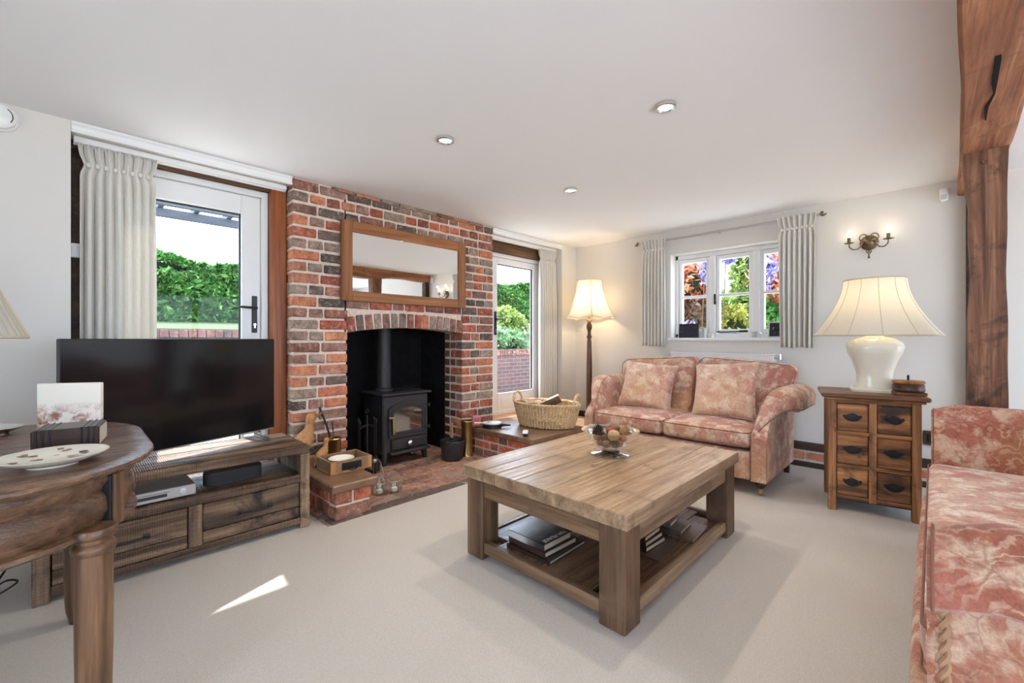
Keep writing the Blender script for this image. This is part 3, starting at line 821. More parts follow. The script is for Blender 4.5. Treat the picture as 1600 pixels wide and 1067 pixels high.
bush('dark_evergreen', 'dark green evergreen behind the flowering bushes outside the small window', (10.2, 3.8, 1.35), (.8, 1.1, 1.0), MT['hedge'], 3000, .09, 42, 'tree')
bush('dark_evergreen', 'dark green evergreen behind the right pane of the small window', (8.2, 1.75, 1.6), (.6, .40, 1.15), MT['hedge'], 2200, .08, 43, 'tree')
bush('dark_evergreen', 'dark evergreen low behind the left pane of the small window', (7.9, 3.3, 1.2), (.5, .45, .85), MT['hedge'], 2000, .07, 44, 'tree')
# ================================================================== CURTAINS
def curtain(name, label, p0, p1, nrm, zt, zb, folds, depth=.045, hooks=True, spread=1.0):
    """pinch pleated curtain hung between two points, nrm = direction into the room"""
    t = thing(name, label, 'curtain', (p0[0], p0[1], zb))
    p0 = Vector(p0); p1 = Vector(p1); nv = Vector(nrm); w = p1-p0; mid = (p0+p1)/2
    ph = [R.uniform(-.5, .5) for _ in range(folds+2)]
    hz = .115
    def fn(u, v):
        z = zt-(zt-zb)*v; d = zt-z
        pin = math.exp(-((d-hz)/.035)**2)
        head = max(0, 1-d/hz) if d < hz else 0
        s = u*folds; i = int(min(folds-1, s)); fr = s-i
        low = min(1, max(0, (d-hz)/.6))
        shape = math.cos(2*PI*(s+low*.10*math.sin(5.1*u+ph[0]*6)))*(1-.35*low*(.5+.5*math.sin(9*u+ph[1]*9)))
        amp = depth*(.55+.45*min(1, max(0, (d-hz))/.5)) if d > hz else depth*.6
        amp *= (1-.45*pin)
        sharp = shape if d > hz+.05 else shape+.5*head*math.cos(6*PI*s)
        width = 1-.10*pin*1.0+(.0 if d < hz else .0)
        width *= 1+.05*head+(spread-1)*min(1, max(0, d-hz)/1.0)
        q = mid+w*((u-.5)*width)+nv*(amp*sharp)
        return (q.x, q.y, z+.004*math.sin(13*u)*(1 if v > .98 else 0))
    m = M(); nv_ = 40
    vs = sorted(set([0, .01, .02]+[min(1, x) for x in np.linspace(0, .3/(zt-zb), 14)]+list(np.linspace(.3/(zt-zb), 1, 20))))
    nu = folds*12+1
    pts = [fn(i/(nu-1), v) for v in vs for i in range(nu)]
    m.add(pts, [(j*nu+i, j*nu+i+1, (j+1)*nu+i+1, (j+1)*nu+i) for j in range(len(vs)-1) for i in range(nu-1)])
    o = part('cloth', m, MT['curtain'], t, 0, True)
    for pl in o.data.polygons: pl.use_smooth = True
    sd = o.modifiers.new('thick', 'SOLIDIFY'); sd.thickness = .004
    pl = M()
    for i in range(folds):
        q = p0+w*((i+.5)/folds*.9+.05)
        c = q+nv*(depth*.45)
        pl.soft((c.x, c.y, zt-hz), (.022, .022, .03), .01, n=4)
    part('pinch_pleat', pl, MT['curtain'], t, 60, True, kind='stuff')
    return t
curtain('door_curtain', 'long cream pinch pleat curtain left of the first door, behind the television', (.035, 3.475), (.37, 3.475), (0, -1), 2.262, .02, 8, .032)
curtain('door_curtain', 'long cream pinch pleat curtain right of the second door, beside the floor lamp', (4.03, 3.475), (4.335, 3.475), (0, -1), 2.262, .30, 7, .035)
curtain('window_curtain', 'short cream curtain at the left end of the window pole', (4.555, 2.37), (4.555, 2.10), (-1, 0), 2.262, 1.075, 7, .035)
curtain('window_curtain', 'short cream curtain at the right end of the window pole', (4.555, 1.02), (4.555, .735), (-1, 0), 2.262, 1.075, 7, .035, spread=.9)
t = thing('curtain_pole', 'slim metal curtain pole with scrolled ends above the small window', 'curtain pole', (4.58, 1.57, 2.235))
part('pole', M().tube([(4.585, .72, 2.243), (4.585, 2.43, 2.243)], .012, 10), MT['steel'], t, 40, True)
for y, s in ((.70, -1), (2.45, 1)):
    pts = [(4.585, y+s*(-.005+.022*k/10+.012*math.cos(k*.6)), 2.243+.024*math.sin(k*.6)*(1-k/16)) for k in range(12)]
    part('finial', M().tube([(4.585, y-s*.015, 2.243)]+pts, .008, 8), MT['bronze'], t, 60, True)
for y in (.86, 1.57, 2.26):
    part('bracket', M().tube([(4.585, y, 2.243), (4.658, y, 2.243)], .007, 8).lathe([(.018, -.0), (.018, .006)], 12, (4.62, y, 2.24)), MT['steel'], t, 40, True)

# ================================================================== CEILING AND WALL FITTINGS
for (x, y), lb in zip(((1.569, 2.092), (2.136, .985), (2.798, 2.083)), ('recessed ceiling downlight above the hearth, nearest the fireplace mirror', 'large recessed downlight in the ceiling, nearest the camera', 'small recessed downlight farthest back, towards the floor lamp')):
    t = thing('downlight', lb, 'ceiling light', (x, y, ZC-.012))
    part('bezel', M().lathe([(.036, .002), (.040, -.004), (.052, -.002), (.054, .008), (.054, .012)], 28, ring=True), MT['chrome'], t)
    part('lamp_disc', M().lathe([(0, .004), (.036, .004), (.036, .010), (0, .010)], 24), emit('downlight_glow', (1, .96, .9, 1), 6.), t)
    l = add_light('downlight_beam', 'SPOT', (x, y, ZC-.03), 20, (1, .90, .76), spot_size=math.radians(120), spot_blend=.8, shadow_soft_size=.04)
t = thing('smoke_alarm', 'white round alarm on the wall at the upper left corner', 'alarm', (-.252, YF, 2.268))
part('base', M().lathe([(.068, 0), (.068, .02), (.062, .026)], 28), MT['white'], t); t.rotation_euler = (PI/2, 0, 0)
part('cover', M().lathe([(.062, .024), (.060, .045), (.042, .058), (0, .062)], 28), MT['white'], t)
part('vent', M().tube([(.048*math.cos(a), .048*math.sin(a), .0545) for a in np.linspace(-.6, .9, 10)], .002, 5), MT['black'], t)

# timber post and beam of the old frame
t = thing('timber_post', 'rough oak post standing behind the right hand sofa', 'post', (3.57, -.2, 0))
pm = M(); secs = []
for z in np.linspace(0, 2.19, 24):
    wob = .006*math.sin(z*5)+.004*math.sin(z*13+1)
    x0, x1 = 3.50+wob*.4, 3.66; y0, y1 = -.282+wob*.5, -.128-wob
    if z < 1.95: y1 -= .012
    secs.append([(x0, y0, z), (x0, y1, z), (x1, y1, z), (x1, y0, z)])
pm.loft(secs); part('shaft', pm, MT['post'], t, 20, True)
part('peg', M().tube([(3.49, -.2, 2.12), (3.55, -.2, 2.12)], .012, 8), MT['post'], t, 40, True)
t = thing('ceiling_beam', 'heavy cracked oak beam under the ceiling, resting on the post', 'beam', (3.6, -.2, 2.2))
bm_ = M(); secs = []
for x in np.linspace(4.655, -2.2, 70):
    y1 = -.112+.034*(3.6-x)*(1 if x < 3.6 else .35)+.004*math.sin(x*4); y0 = y1-.19-.012*max(0, 3.6-x)
    zb = (2.196 if x < 3.66 else 2.196+.03*min(1, (x-3.66)/.2))+.006*math.sin(x*5)+.004*math.sin(x*11)-(.012 if x < 3.55 else 0)
    secs.append([(x, y0, zb+.01), (x, y0+.02, zb), (x, y1-.012, zb), (x, y1, zb+.012), (x, y1, 2.349), (x, y0, 2.349)])
bm_.loft(secs); part('timber', bm_, MT['beam'], t, 25, True)
crk = M()
pp = [(3.02, -.205), (2.86, -.198), (2.72, -.212), (2.60, -.205), (2.40, -.20), (2.2, -.19), (1.9, -.17)]
ww = [.002, .006, .003, .008, .009, .006, .002]
vs = []; 
for (x, y), w in zip(pp, ww): vs += [(x, y-w+.03, 2.1825), (x, y+w+.03, 2.1825)]
top = [(a, b, 2.20) for a, b, c in vs]
n = len(pp); crk.add(vs+top, [(2*i, 2*i+1, 2*i+3, 2*i+2) for i in range(n-1)]+[(2*n+2*i, 2*n+2*i+1, 2*n+2*i+3, 2*n+2*i+2) for i in range(n-1)]+[(2*i, 2*i+2, 2*n+2*i+2, 2*n+2*i) for i in range(n-1)]+[(2*i+1, 2*i+3, 2*n+2*i+3, 2*n+2*i+1) for i in range(n-1)])
part('crack', crk, MT['soot'], t, 0, True)
t = thing('timber_post', 'short slim wall post under the far end of the beam, against the window wall', 'post', (4.60, -.22, 0))
part('shaft', M().box(4.575, -.30, 0, 4.656, -.17, 2.215, .008), MT['dark_timber'], t, 25, True)
t = thing('motion_sensor', 'small white sensor box on the wall beside the beam end', 'sensor', (4.64, -.06, 2.20))
part('housing', M().soft((4.635, -.055, 2.245), (.045, .05, .10), .012, n=6), MT['white'], t, 50, True)
part('lens', M().soft((4.612, -.055, 2.225), (.012, .034, .035), .006, n=5), plain('sensor_lens', (.55, .55, .55), .3), t, 50, True)
# wall light
def sconce():
    t = thing('wall_light', 'bronze wall light with two candle bulbs and scrolled arms', 'wall light', (XW, .385, 1.955))
    bp = M().lathe([(.062, 0), (.062, .008), (.05, .018), (.03, .024), (.018, .034), (0, .036)], 24)
    bp.v = [(-z, x, y) for x, y, z in bp.v]; part('back_plate', bp, MT['bronze'], t)
    dr = M()
    for k in range(4):
        dr.tube([(-.03+.018*math.sin(a)*math.cos(k*PI/2+a), .018*math.sin(a)*math.sin(k*PI/2+a), -.05-.05*a/PI) for a in np.linspace(0, PI, 9)], .003, 5)
    dr.lathe([(.004, -.135), (.010, -.13), (.006, -.118), (.004, -.10)], 10, (-.03, 0, 0)); dr.tube([(-.012, 0, -.03), (-.03, 0, -.05)], .005, 6)
    part('drop_finial', dr, MT['bronze'], t)
    for s in (-1, 1):
        y = s*.125
        pts = [(-.02, s*.03, .02), (-.03, s*.045, -.02), (-.05, s*.07, -.05), (-.07, s*.10, -.055), (-.08, s*.122, -.035), (-.08, y, -.002)]
        am = M().tube(pts, .005, 8)
        am.tube([(-.03, s*.032+s*.03*math.cos(a)*(1-a/9), .045+.03*math.sin(a)*(1-a/9)) for a in np.linspace(PI, -PI*1.0, 16)[::-1]], .0045, 7)
        arm = part('arm', am, MT['bronze'], t)
        part('drip_pan', M().lathe([(0, -.004), (.012, -.004), (.034, .001), (.034, .004), (.012, 0), (0, 0)], 20, (-.08, y, 0)), MT['bronze'], arm)
        part('candle_tube', M().lathe([(.012, 0), (.012, .048)], 14, (-.08, y, 0)), MT['bronze'], arm)
        part('bulb', M().lathe([(.008, .046), (.015, .058), (.018, .072), (.013, .092), (.004, .108), (0, .112)], 16, (-.08, y, 0)), emit('candle_bulb', (1, .86, .66, 1), 4.), arm)
        add_light('sconce_glow', 'POINT', (XW-.115, .385+y, 2.09), .06, (1, .78, .5), shadow_soft_size=.02)
sconce()

# fireplace mirror
t = thing('mirror', 'wide oak framed mirror hung on the brick chimney breast', 'mirror', (2.1205, 3.36, 1.78))
LW, LH, fwid = .625, .3225, .088
for nm, b in (('top', (-LW, LH-fwid, LW, LH)), ('bottom', (-LW, -LH, LW, -LH+fwid-.006))):
    part('frame_rail', M().box(b[0]+fwid, -.018, b[1], b[2]-fwid, .018, b[3], .004), MT['mirror_oak'], t)
for s in (-1, 1):
    part('frame_stile', M().box(s*LW, -.02, -LH, s*(LW-fwid), .018, LH, .004), MT['mirror_oak_v'], t)
part('glass', M().box(-LW+fwid-.004, -.006, -LH+fwid-.012, LW-fwid+.004, .004, LH-fwid+.004), MT['mirror'], t, 0)
t.rotation_euler = (math.radians(0.0), 0, math.radians(-.6)); t.location.y = 3.35

# ================================================================== FIREPLACE
def stove():
    x0, x1, y0, y1, zt = 1.957, 2.437, 3.53, 3.90, .655
    t = thing('wood_stove', 'black cast iron wood burning stove standing in the fireplace', 'stove', ((x0+x1)/2, (y0+y1)/2, 0))
    part('body', M().box(x0, y0, .10, x1, y1, zt-.02, .012), MT['iron'], t, 35, True)
    part('top_plate', M().box(x0-.025, y0-.03, zt-.02, x1+.025, y1+.02, zt, .006), MT['iron'], t, 35, True)
    for hx in (2.17, 2.27): part('cooking_ring', M().lathe([(.045, zt), (.045, zt+.004), (.034, zt+.006), (0, zt+.006)], 20, (hx, y0+.12, 0)), MT['iron_hi'], t, 40, True)
    for x in (x0+.035, x1-.035):
        for y in (y0+.03, y1-.03):
            part('leg', M().tube([(x, y, .12), (x-(.012 if x < 2.2 else -.012), y-.01, 0)], [.03, .022], 8), MT['iron'], t, 40, True)
    # arched door
    dx0, dx1, dz0, dz1 = x0+.045, x1-.03, .25, .575
    def arch(a0, a1, b0, b1, rise): return [(a0, b0), (a1, b0), (a1, b1-rise)]+[(a0+(a1-a0)*(1-k/10), b1-rise+rise*math.sin(PI*k/10)**.7) for k in range(1, 10)]+[(a0, b1-rise)]
    dm = M(); o = arch(dx0, dx1, dz0, dz1, .06); i = arch(dx0+.05, dx1-.045, dz0+.05, dz1-.055, .05)
    n = len(o)
    ring = lambda p, y: [(a, y, b) for a, b in p]
    dm.add(ring(o, y0-.004)+ring(o, y0-.03)+ring(i, y0-.026)+ring(i, y0-.008), [tuple((r*n+k, r*n+(k+1) % n, (r+1)*n+(k+1) % n, (r+1)*n+k)) for r in range(3) for k in range(n)])
    dr = part('door', dm, MT['iron'], t, 35, True)
    part('window', M().prism(i, y0-.014, y0-.010, 'y'), MT['stove_glass'], dr, 0, True)
    mo = arch(dx0+.028, dx1-.022, dz0+.03, dz1-.028, .055)
    part('moulding', M().tube([(a, y0-.03, b) for a, b in mo], .006, 6, True), MT['iron'], dr, 50, True)
    part('handle', M().tube([(dx0+.012, y0-.03, .44), (dx0+.012, y0-.06, .44)], .010, 8).tube([(dx0-.02, y0-.055, .445), (dx0+.03, y0-.055, .44)], .011, 8).tube([(dx0+.025, y0-.06, .44), (dx0+.028, y0-.062, .30)], [.009, .013], 10), MT['brass'], dr, 50, True, label='brass door handle')
    for z in (.52, .31): part('hinge', M().box(dx1-.02, y0-.036, z-.012, dx1+.028, y0-.02, z+.012, .004).tube([(dx1+.026, y0-.03, z-.02), (dx1+.026, y0-.03, z+.02)], .008, 8), MT['iron_hi'], dr, 40, True)
    dw = part('ash_drawer', M().box(x0+.075, y0-.022, .135, x1-.03, y0, .235, .005).box(x0+.09, y0-.026, .15, x1-.045, y0-.02, .22, .003), MT['iron'], t, 35, True)
    kb = M().lathe([(.012, 0), (.012, .015), (.026, .018), (.026, .026), (.014, .036), (0, .038)], 20); kb.v = [(2.21+x, y0-.024-z, .185+y) for x, y, z in kb.v]
    part('knob', kb, MT['chrome'], dw, 40, True)
    part('lip', M().soft((2.21, y0-.03, .115), (.42, .08, .03), .014, n=6), MT['iron'], t, 40, True)
    k2 = M().lathe([(.012, 0), (.012, .014), (0, .018)], 14); k2.v = [(2.24+x, y0-.02-z, .085+y) for x, y, z in k2.v]
    part('air_knob', k2, MT['chrome'], t, 40, True)
    part('flue_pipe', M().lathe([(.085, zt), (.085, zt+.02), (.068, zt+.03), (.066, 1.5)], 24, (2.115, 3.80, 0)), MT['iron'], t, 40, True)
stove()
def tools():
    t = thing('fire_tool_set', 'black iron fireside tool stand left of the stove', 'fire tools', (1.77, 3.46, 0))
    part('base', M().lathe([(.075, .004), (.075, .014), (.03, .03), (.012, .05)], 20), MT['iron_hi'], t)
    part('stem', M().tube([(0, 0, .03), (0, 0, .50)], .007, 8).tube([(.0, .02*math.cos(a), .535+.022*math.sin(a)) for a in np.linspace(0, 2*PI, 13)[:-1]], .004, 6, True), MT['iron_hi'], t)
    part('crossbar', M().tube([(-.08, -.03, .40), (0, 0, .42), (.08, .03, .40)], .005, 6).tube([(-.05, .06, .40), (0, 0, .42), (.05, -.06, .40)], .005, 6), MT['iron_hi'], t)
    for (x, y), nm in zip(((-.08, -.03), (.08, .03), (-.05, .06), (.05, -.06)), ('poker', 'shovel', 'tongs', 'brush')):
        m = M().tube([(x, y, .44), (x, y, .09)], .0045, 6).lathe([(.004, .43), (.010, .45), (.004, .475), (0, .478)], 10, (x, y, 0))
        if nm == 'poker': m.tube([(x, y, .1), (x+.01, y, .05)], [.006, .003], 6)
        if nm == 'shovel': m.box(x-.035, y-.004, .04, x+.035, y+.004, .13, .003)
        if nm == 'tongs': m.tube([(x+.01, y, .4), (x+.02, y, .06)], .004, 6)
        if nm == 'brush': m.lathe([(.012, .12), (.028, .09), (.032, .03), (0, .03)], 12, (x, y, 0))
        part(nm, m, MT['iron_hi'], t)
    part('ball', M().lathe([(0, 0), (.018, .006), (.024, .022), (.018, .038), (0, .045)], 16, (.03, -.07, .1)), MT['steel'], t)
tools()
t = thing('coal_scuttle', 'squat black coal bucket on the hearth right of the stove', 'bucket', (2.545, 3.28, .004))
part('body', M().lathe([(0, 0), (.085, 0), (.10, .02), (.115, .15), (.118, .185), (.11, .185), (.10, .03), (0, .02)], 24), MT['iron'], t)
part('rim', M().lathe([(.118, .178), (.124, .183), (.118, .19)], 24, ring=True), MT['iron_hi'], t)
part('handle', M().tube([(.118*math.cos(a), -.02-.05*math.sin(a), .18+.02*math.sin(a)) for a in np.linspace(0, PI, 12)], .005, 6), MT['iron_hi'], t)
t = thing('hearth_brush', 'short hearth brush with pale wooden handle standing in the black bucket', 'brush', (2.60, 3.36, .03))
part('handle', M().tube([(0, 0, .16), (.005, .01, .30)], [.013, .011], 10), MT['duck'], t, label='pale wooden handle')
part('bristles', M().lathe([(.02, 0), (.026, .08), (.018, .16)], 12), MT['black'], t)
t = thing('brass_shell_case', 'tall polished brass shell case at the right corner of the fireplace', 'vase', (2.728, 3.29, .004))
part('tube', M().lathe([(.062, 0), (.064, .004), (.060, .012), (.057, .02), (.055, .34), (.058, .345), (.054, .345), (.051, .03), (0, .03)], 28), MT['brass'], t)
part('rim', M().lathe([(.0565, .335), (.060, .340), (.0565, .347)], 28, ring=True), MT['brass'], t)
t = thing('match_box', 'pink card match box leaning at the brick corner above the ledge', 'box', (2.885, 3.325, .277), -.5)
part('card', M().box(-.042, -.012, 0, .042, .012, .098, .002), MT['pink'], t)
for z in (.066, .05, .034): part('printed_line', M().box(-.03, -.0132, z, .03-.01*(z < .05), -.0121, z+.007), MT['red'], t, 0)
# bellows lying on the ledge
t = thing('bellows', 'black and white fireside bellows lying on the brick ledge', 'bellows', (2.915, 3.13, .277), -2.36); t.scale = (.72, .72, .8)
def pear(s=1.): return [(s*(.10*math.sin(a)*(1-.25*math.cos(a))), s*(-.13*math.cos(a)-.0)) for a in np.linspace(0, 2*PI, 28)[:-1]]
part('lower_board', M().prism(pear(1.04), 0, .014), MT['black'], t)
part('leather', M().prism(pear(.98), .014, .05), MT['black'], t)
ub = part('upper_board', M().prism(pear(1.0), .05, .066), MT['plaster_white'], t, label='white painted top board')
part('valve', M().lathe([(.035, .066), (.035, .071), (.022, .074), (0, .074)], 18, (0, -.03, 0)), MT['steel'], ub)
part('nozzle', M().tube([(0, .12, .032), (0, .20, .03), (0, .26, .028)], [.024, .014, .009], 12), MT['iron_hi'], t)
for z0 in (.002, .052): part('handle', M().box(-.018, -.24, z0, .018, -.12, z0+.012, .004), MT['black'] if z0 < .01 else MT['plaster_white'], t)
t = thing('hand_brush', 'small black and white hand brush at the front of the brick ledge', 'brush', (2.895, 2.66, .277), .7)
part('back', M().soft((0, 0, .030), (.13, .05, .016), .008, n=6), MT['plaster_white'], t)
part('bristles', M().soft((0, 0, .012), (.115, .04, .024), .004, n=5), MT['black'], t)
# log basket
def basket():
    cx, cy, z0 = 3.36, 2.80, .285
    t = thing('log_basket', 'large oval wicker basket of logs on the brick ledge', 'basket', (cx, cy, z0), math.radians(-76))
    ax, ay, hh = .34, .22, .215
    rad = lambda z: .82+.18*(z/hh)**.8
    rows = M(); nr = 13
    for k in range(nr):
        z = .012+hh*(k/(nr-1))*.95
        ph = PI*(k % 2)
        pts = [((ax*rad(z)+.006*math.cos(30*a+ph))*math.cos(a), (ay*rad(z)+.006*math.cos(30*a+ph))*math.sin(a), z+.002*math.sin(9*a)) for a in np.linspace(0, 2*PI, 121)[:-1]]
        rows.tube(pts, .006 if k not in (4, 5) else .0125, 5, True)
    part('woven_wall', rows, MT['wicker'], t, 60, kind='stuff')
    st = M()
    for i in range(60):
        a = 2*PI*i/60+R.uniform(-.01, .01); l = R.uniform(-.05, .05)
        st.tube([((ax+.008)*rad(z)*math.cos(a+l*z*2), (ay+.008)*rad(z)*math.sin(a+l*z*2), z) for z in (.0, .07, .14, hh)], .0085, 5)
    part('stakes', st, MT['wicker'], t, 60, kind='stuff')
    rim = M()
    for j in range(3):
        rim.tube([((ax+.004+.010*math.cos(20*a+j*2.1))*math.cos(a), (ay+.004+.010*math.cos(20*a+j*2.1))*math.sin(a), hh+.008+.009*math.sin(20*a+j*2.1)) for a in np.linspace(0, 2*PI, 161)[:-1]], .0075, 5, True)
    part('rim', rim, MT['wicker'], t, 60)
    part('base', M().lathe([(0, 0), (.27, 0), (.285, .012), (0, .012)], 32, sy=.65), MT['wicker'], t)
    for s in (-1, 1):
        hm_ = M()
        for j in range(2):
            hm_.tube([(s*(ax-.012+.010*math.sin(b)+.004*math.cos(6*b+j*PI)), .085*math.cos(b), hh+.01+.095*math.sin(b)+.004*math.sin(6*b+j*PI)) for b in np.linspace(0, PI, 22)], .011, 6)
        part('handle', hm_, MT['wicker'], t, 60)
    return t
bk = basket()
mb = bk.matrix_basis
for i, (p, ry, rz, ln, lb) in enumerate((((.0, .03, .235), .45, .35, .26, 'split log tilted up highest in the wicker basket'), ((-.15, -.02, .215), -.1, .9, .22, 'split log at the left of the basket, beside the tilted one'),
                                         ((.14, .0, .135), .0, .1, .18, 'log lying low on the right inside the wicker basket'), ((-.06, .0, .085), .0, .1, .20, 'lowest log under the others in the wicker basket'))):
    wp = mb @ Vector(p)
    t = thing('log', lb, 'log', wp)
    rr = random.Random(i+3)
    sec = [(.066*math.cos(a)*(1+rr.uniform(-.1, .1)), .062*math.sin(a)*(1+rr.uniform(-.1, .1))) for a in np.linspace(0, PI, 8)]+[(-.03, -.02), (.03, -.025)]
    sec = [(a, -b) for a, b in sec]; k = M().prism(sec, -ln/2, ln/2, 'x')
    part('split_wood', k, MT['log'], t, 30)
    bkm = M().prism([(a*1.03, b*1.03) for a, b in sec[:8]]+[(a*.97, b*.97) for a, b in sec[:8]][::-1], -ln/2+.004, ln/2-.004, 'x'); part('bark', bkm, MT['bark'], t, 30)
    t.rotation_euler = (R.uniform(-.3, .3), -ry, rz-1.25)
# things on the left plinth
ZP = .24
t = thing('wooden_tray_box', 'open wooden box with a black iron front handle on the low brick plinth', 'box', (1.355, 2.99, ZP), .0)
for b in ((-.145, -.12, 0, .145, .12, .012),): part('bottom', M().box(*b, .002), MT['duck'], t)
for b in ((-.145, -.12, .012, .145, -.107, .085), (-.145, .107, .012, .145, .12, .085), (-.145, -.107, .012, -.132, .107, .085), (.132, -.107, .012, .145, .107, .085)):
    part('side_board', M().box(*b, .002), MT['tan'], t)
for x in (-.135, .125): part('corner_strap', M().box(x-.012, -.1225, .002, x+.022, -.1205, .084, .0005), MT['duck'], t)
part('handle', M().box(-.07, -.1235, .02, .07, -.1205, .068, .001).tube([(.045*math.cos(a), -.128-.012*math.sin(a), .045-.03*math.sin(a)) for a in np.linspace(0, PI, 12)], .004, 6), MT['iron_hi'], t)
t = thing('white_dish', 'small round white dish inside the open wooden box', 'dish', (1.335, 2.99, ZP+.013))
part('bowl', M().lathe([(0, .03), (.05, .03), (.082, .058), (.086, .062), (.08, .064), (.05, .038), (0, .036)], 28), MT['ceramic'], t)
part('foot', M().lathe([(0, 0), (.04, 0), (.04, .03), (0, .03)], 20), MT['ceramic'], t)
t = thing('brass_pot', 'small round brass pot behind the wooden box, holding black rods', 'pot', (1.395, 3.265, ZP))
part('pot', M().lathe([(0, 0), (.052, 0), (.056, .01), (.056, .155), (.059, .16), (.054, .16), (.05, .02), (0, .015)], 26), MT['brass'], t)
part('rim', M().lathe([(.057, .152), (.061, .157), (.057, .163)], 26, ring=True), MT['brass'], t)
t = thing('poker_rod', 'long black iron rod leaning left out of the brass pot', 'poker', (1.395, 3.265, ZP+.03))
part('rod', M().tube([(.02, 0, 0), (-.05, .02, .25), (-.075, .025, .33)], [.007, .008, .008], 8), MT['iron_hi'], t)
part('grip', M().tube([(-.068, .024, .30), (-.09, .03, .37)], [.011, .009], 8), MT['black'], t)
t = thing('poker_rod', 'short thin rod with a reddish shaft standing in the brass pot', 'poker', (1.41, 3.27, ZP+.03))
part('rod', M().tube([(0, 0, 0), (-.012, .01, .21)], .005, 8), plain('reddish_wood', lin(120, 62, 40), .5), t)
part('grip', M().tube([(-.010, .009, .19), (-.016, .012, .25)], .007, 8), MT['black'], t)
def duck(label, loc, s, rz):
    t = thing('wooden_duck', label, 'ornament', loc, rz)
    k = M().tube([(-.06*s, 0, .02*s), (-.05*s, 0, .06*s), (-.02*s, 0, .11*s), (.02*s, 0, .16*s), (.038*s, 0, .20*s), (.04*s, 0, .235*s)], [.028*s, .05*s, .058*s, .045*s, .026*s, .021*s], 14)
    k.tube([(.04*s, 0, .225*s), (.043*s, 0, .255*s), (.05*s, 0, .278*s), (.056*s, 0, .29*s)], [.021*s, .026*s, .024*s, .008*s], 12)
    part('body', k, MT['duck'], t, 60)
    part('bill', M().tube([(.06*s, 0, .268*s), (.09*s, 0, .274*s), (.118*s, 0, .29*s)], [.016*s, .014*s, .008*s], 10, sy=.6), plain('dark_bill', lin(120, 84, 52), .5), t, 60)
    part('tail', M().tube([(-.055*s, 0, .05*s), (-.085*s, 0, .03*s), (-.10*s, 0, .012*s)], [.03*s, .02*s, .006*s], 10), MT['duck'], t, 60)
    part('base', M().lathe([(0, 0), (.062*s, 0), (.06*s, .02*s), (0, .024*s)], 18, (-.03*s, 0, 0)), MT['lamp_wood'], t)
duck('taller carved wooden duck with raised bill beside the chimney bricks', (1.175, 3.27, ZP), 1.25, .1)
duck('smaller carved wooden duck tucked in front of the taller one', (1.275, 3.165, ZP), .66, .2)
# glass lanterns on the hearth
for (x, y, r, h, lb) in ((1.60, 2.94, .05, .085, 'rounded clear glass jar lantern at the front left of the hearth'), (1.70, 2.90, .062, .10, 'largest round clear glass jar lantern on the hearth bricks'), (1.66, 3.06, .048, .10, 'rear clear glass jar lantern with tall wire handle on the hearth')):
    t = thing('glass_lantern', lb, 'lantern', (x, y, .006))
    part('jar', M().lathe([(0, 0), (r*.7, 0), (r, h*.3), (r, h*.6), (r*.78, h*.85), (r*.82, h), (r*.76, h), (r*.7, h*.85), (r*.92, h*.58), (r*.92, h*.32), (r*.64, .006), (0, .006)], 22), MT['clear'], t, 60)
    part('wire_band', M().tube([(r*.84*math.cos(a), r*.84*math.sin(a), h*.9) for a in np.linspace(0, 2*PI, 25)[:-1]], .0018, 5, True), MT['steel'], t)
    part('wire_handle', M().tube([(-.4*r*math.sin(a)*.3+r*.84*math.cos(a), .02*math.sin(a), h*.9+(.13 if h > .09 and r < .06 else .06)*math.sin(a)) for a in np.linspace(0, PI, 16)], .002, 5), MT['steel'], t)
    part('candle', M().lathe([(0, .007), (.022, .007), (.022, .03), (0, .03)], 16), MT['ceramic'], t)
# ================================================================== TELEVISION CORNER
t = thing('tv_stand', 'low reclaimed wood television stand with two drawers and an open shelf', 'tv stand', (.455, 3.0, 0))
X0, X1, Y0, Y1 = -.118, 1.03, 2.75, 3.24
for k, (a, b) in enumerate(((Y0, 2.90), (2.903, 3.08), (3.083, Y1))):
    part('top_plank', M().box(X0, a, .452, X1, b, .501, .006), MT['tv_x'], t, 35, True)
for x in (X0, X1-.055):
    for y in (Y0, Y1-.06): part('leg', M().box(x, y, 0, x+.055, y+.06, .451, .004), MT['tv_z'], t, 35, True)
for x in (X0+.012, X1-.035): part('end_panel', M().box(x, Y0+.06, .05, x+.022, Y1-.06, .45, .002), MT['tv_z'], t, 35, True)
for a, b in ((Y0+.002, 2.92), (2.922, 3.08), (3.082, Y1-.01)): part('shelf_plank', M().box(X0+.056, a, .283, X1-.056, b, .328, .004), MT['tv_x'], t, 35, True)
part('bottom_rail', M().box(X0+.056, Y0+.004, .028, X1-.056, Y0+.03, .066, .003), MT['tv_x'], t, 35, True)
part('back_panel', M().box(X0+.05, Y1-.02, .03, X1-.05, Y1-.006, .29), MT['tv_x'], t, 0, True)
part('carcass_floor', M().box(X0+.05, Y0+.03, .04, X1-.05, Y1-.02, .055), MT['tv_x'], t, 0, True)
xm = .455
part('centre_stile', M().box(xm-.03, Y0+.003, .067, xm+.03, Y0+.04, .282, .003), MT['tv_z'], t, 35, True)
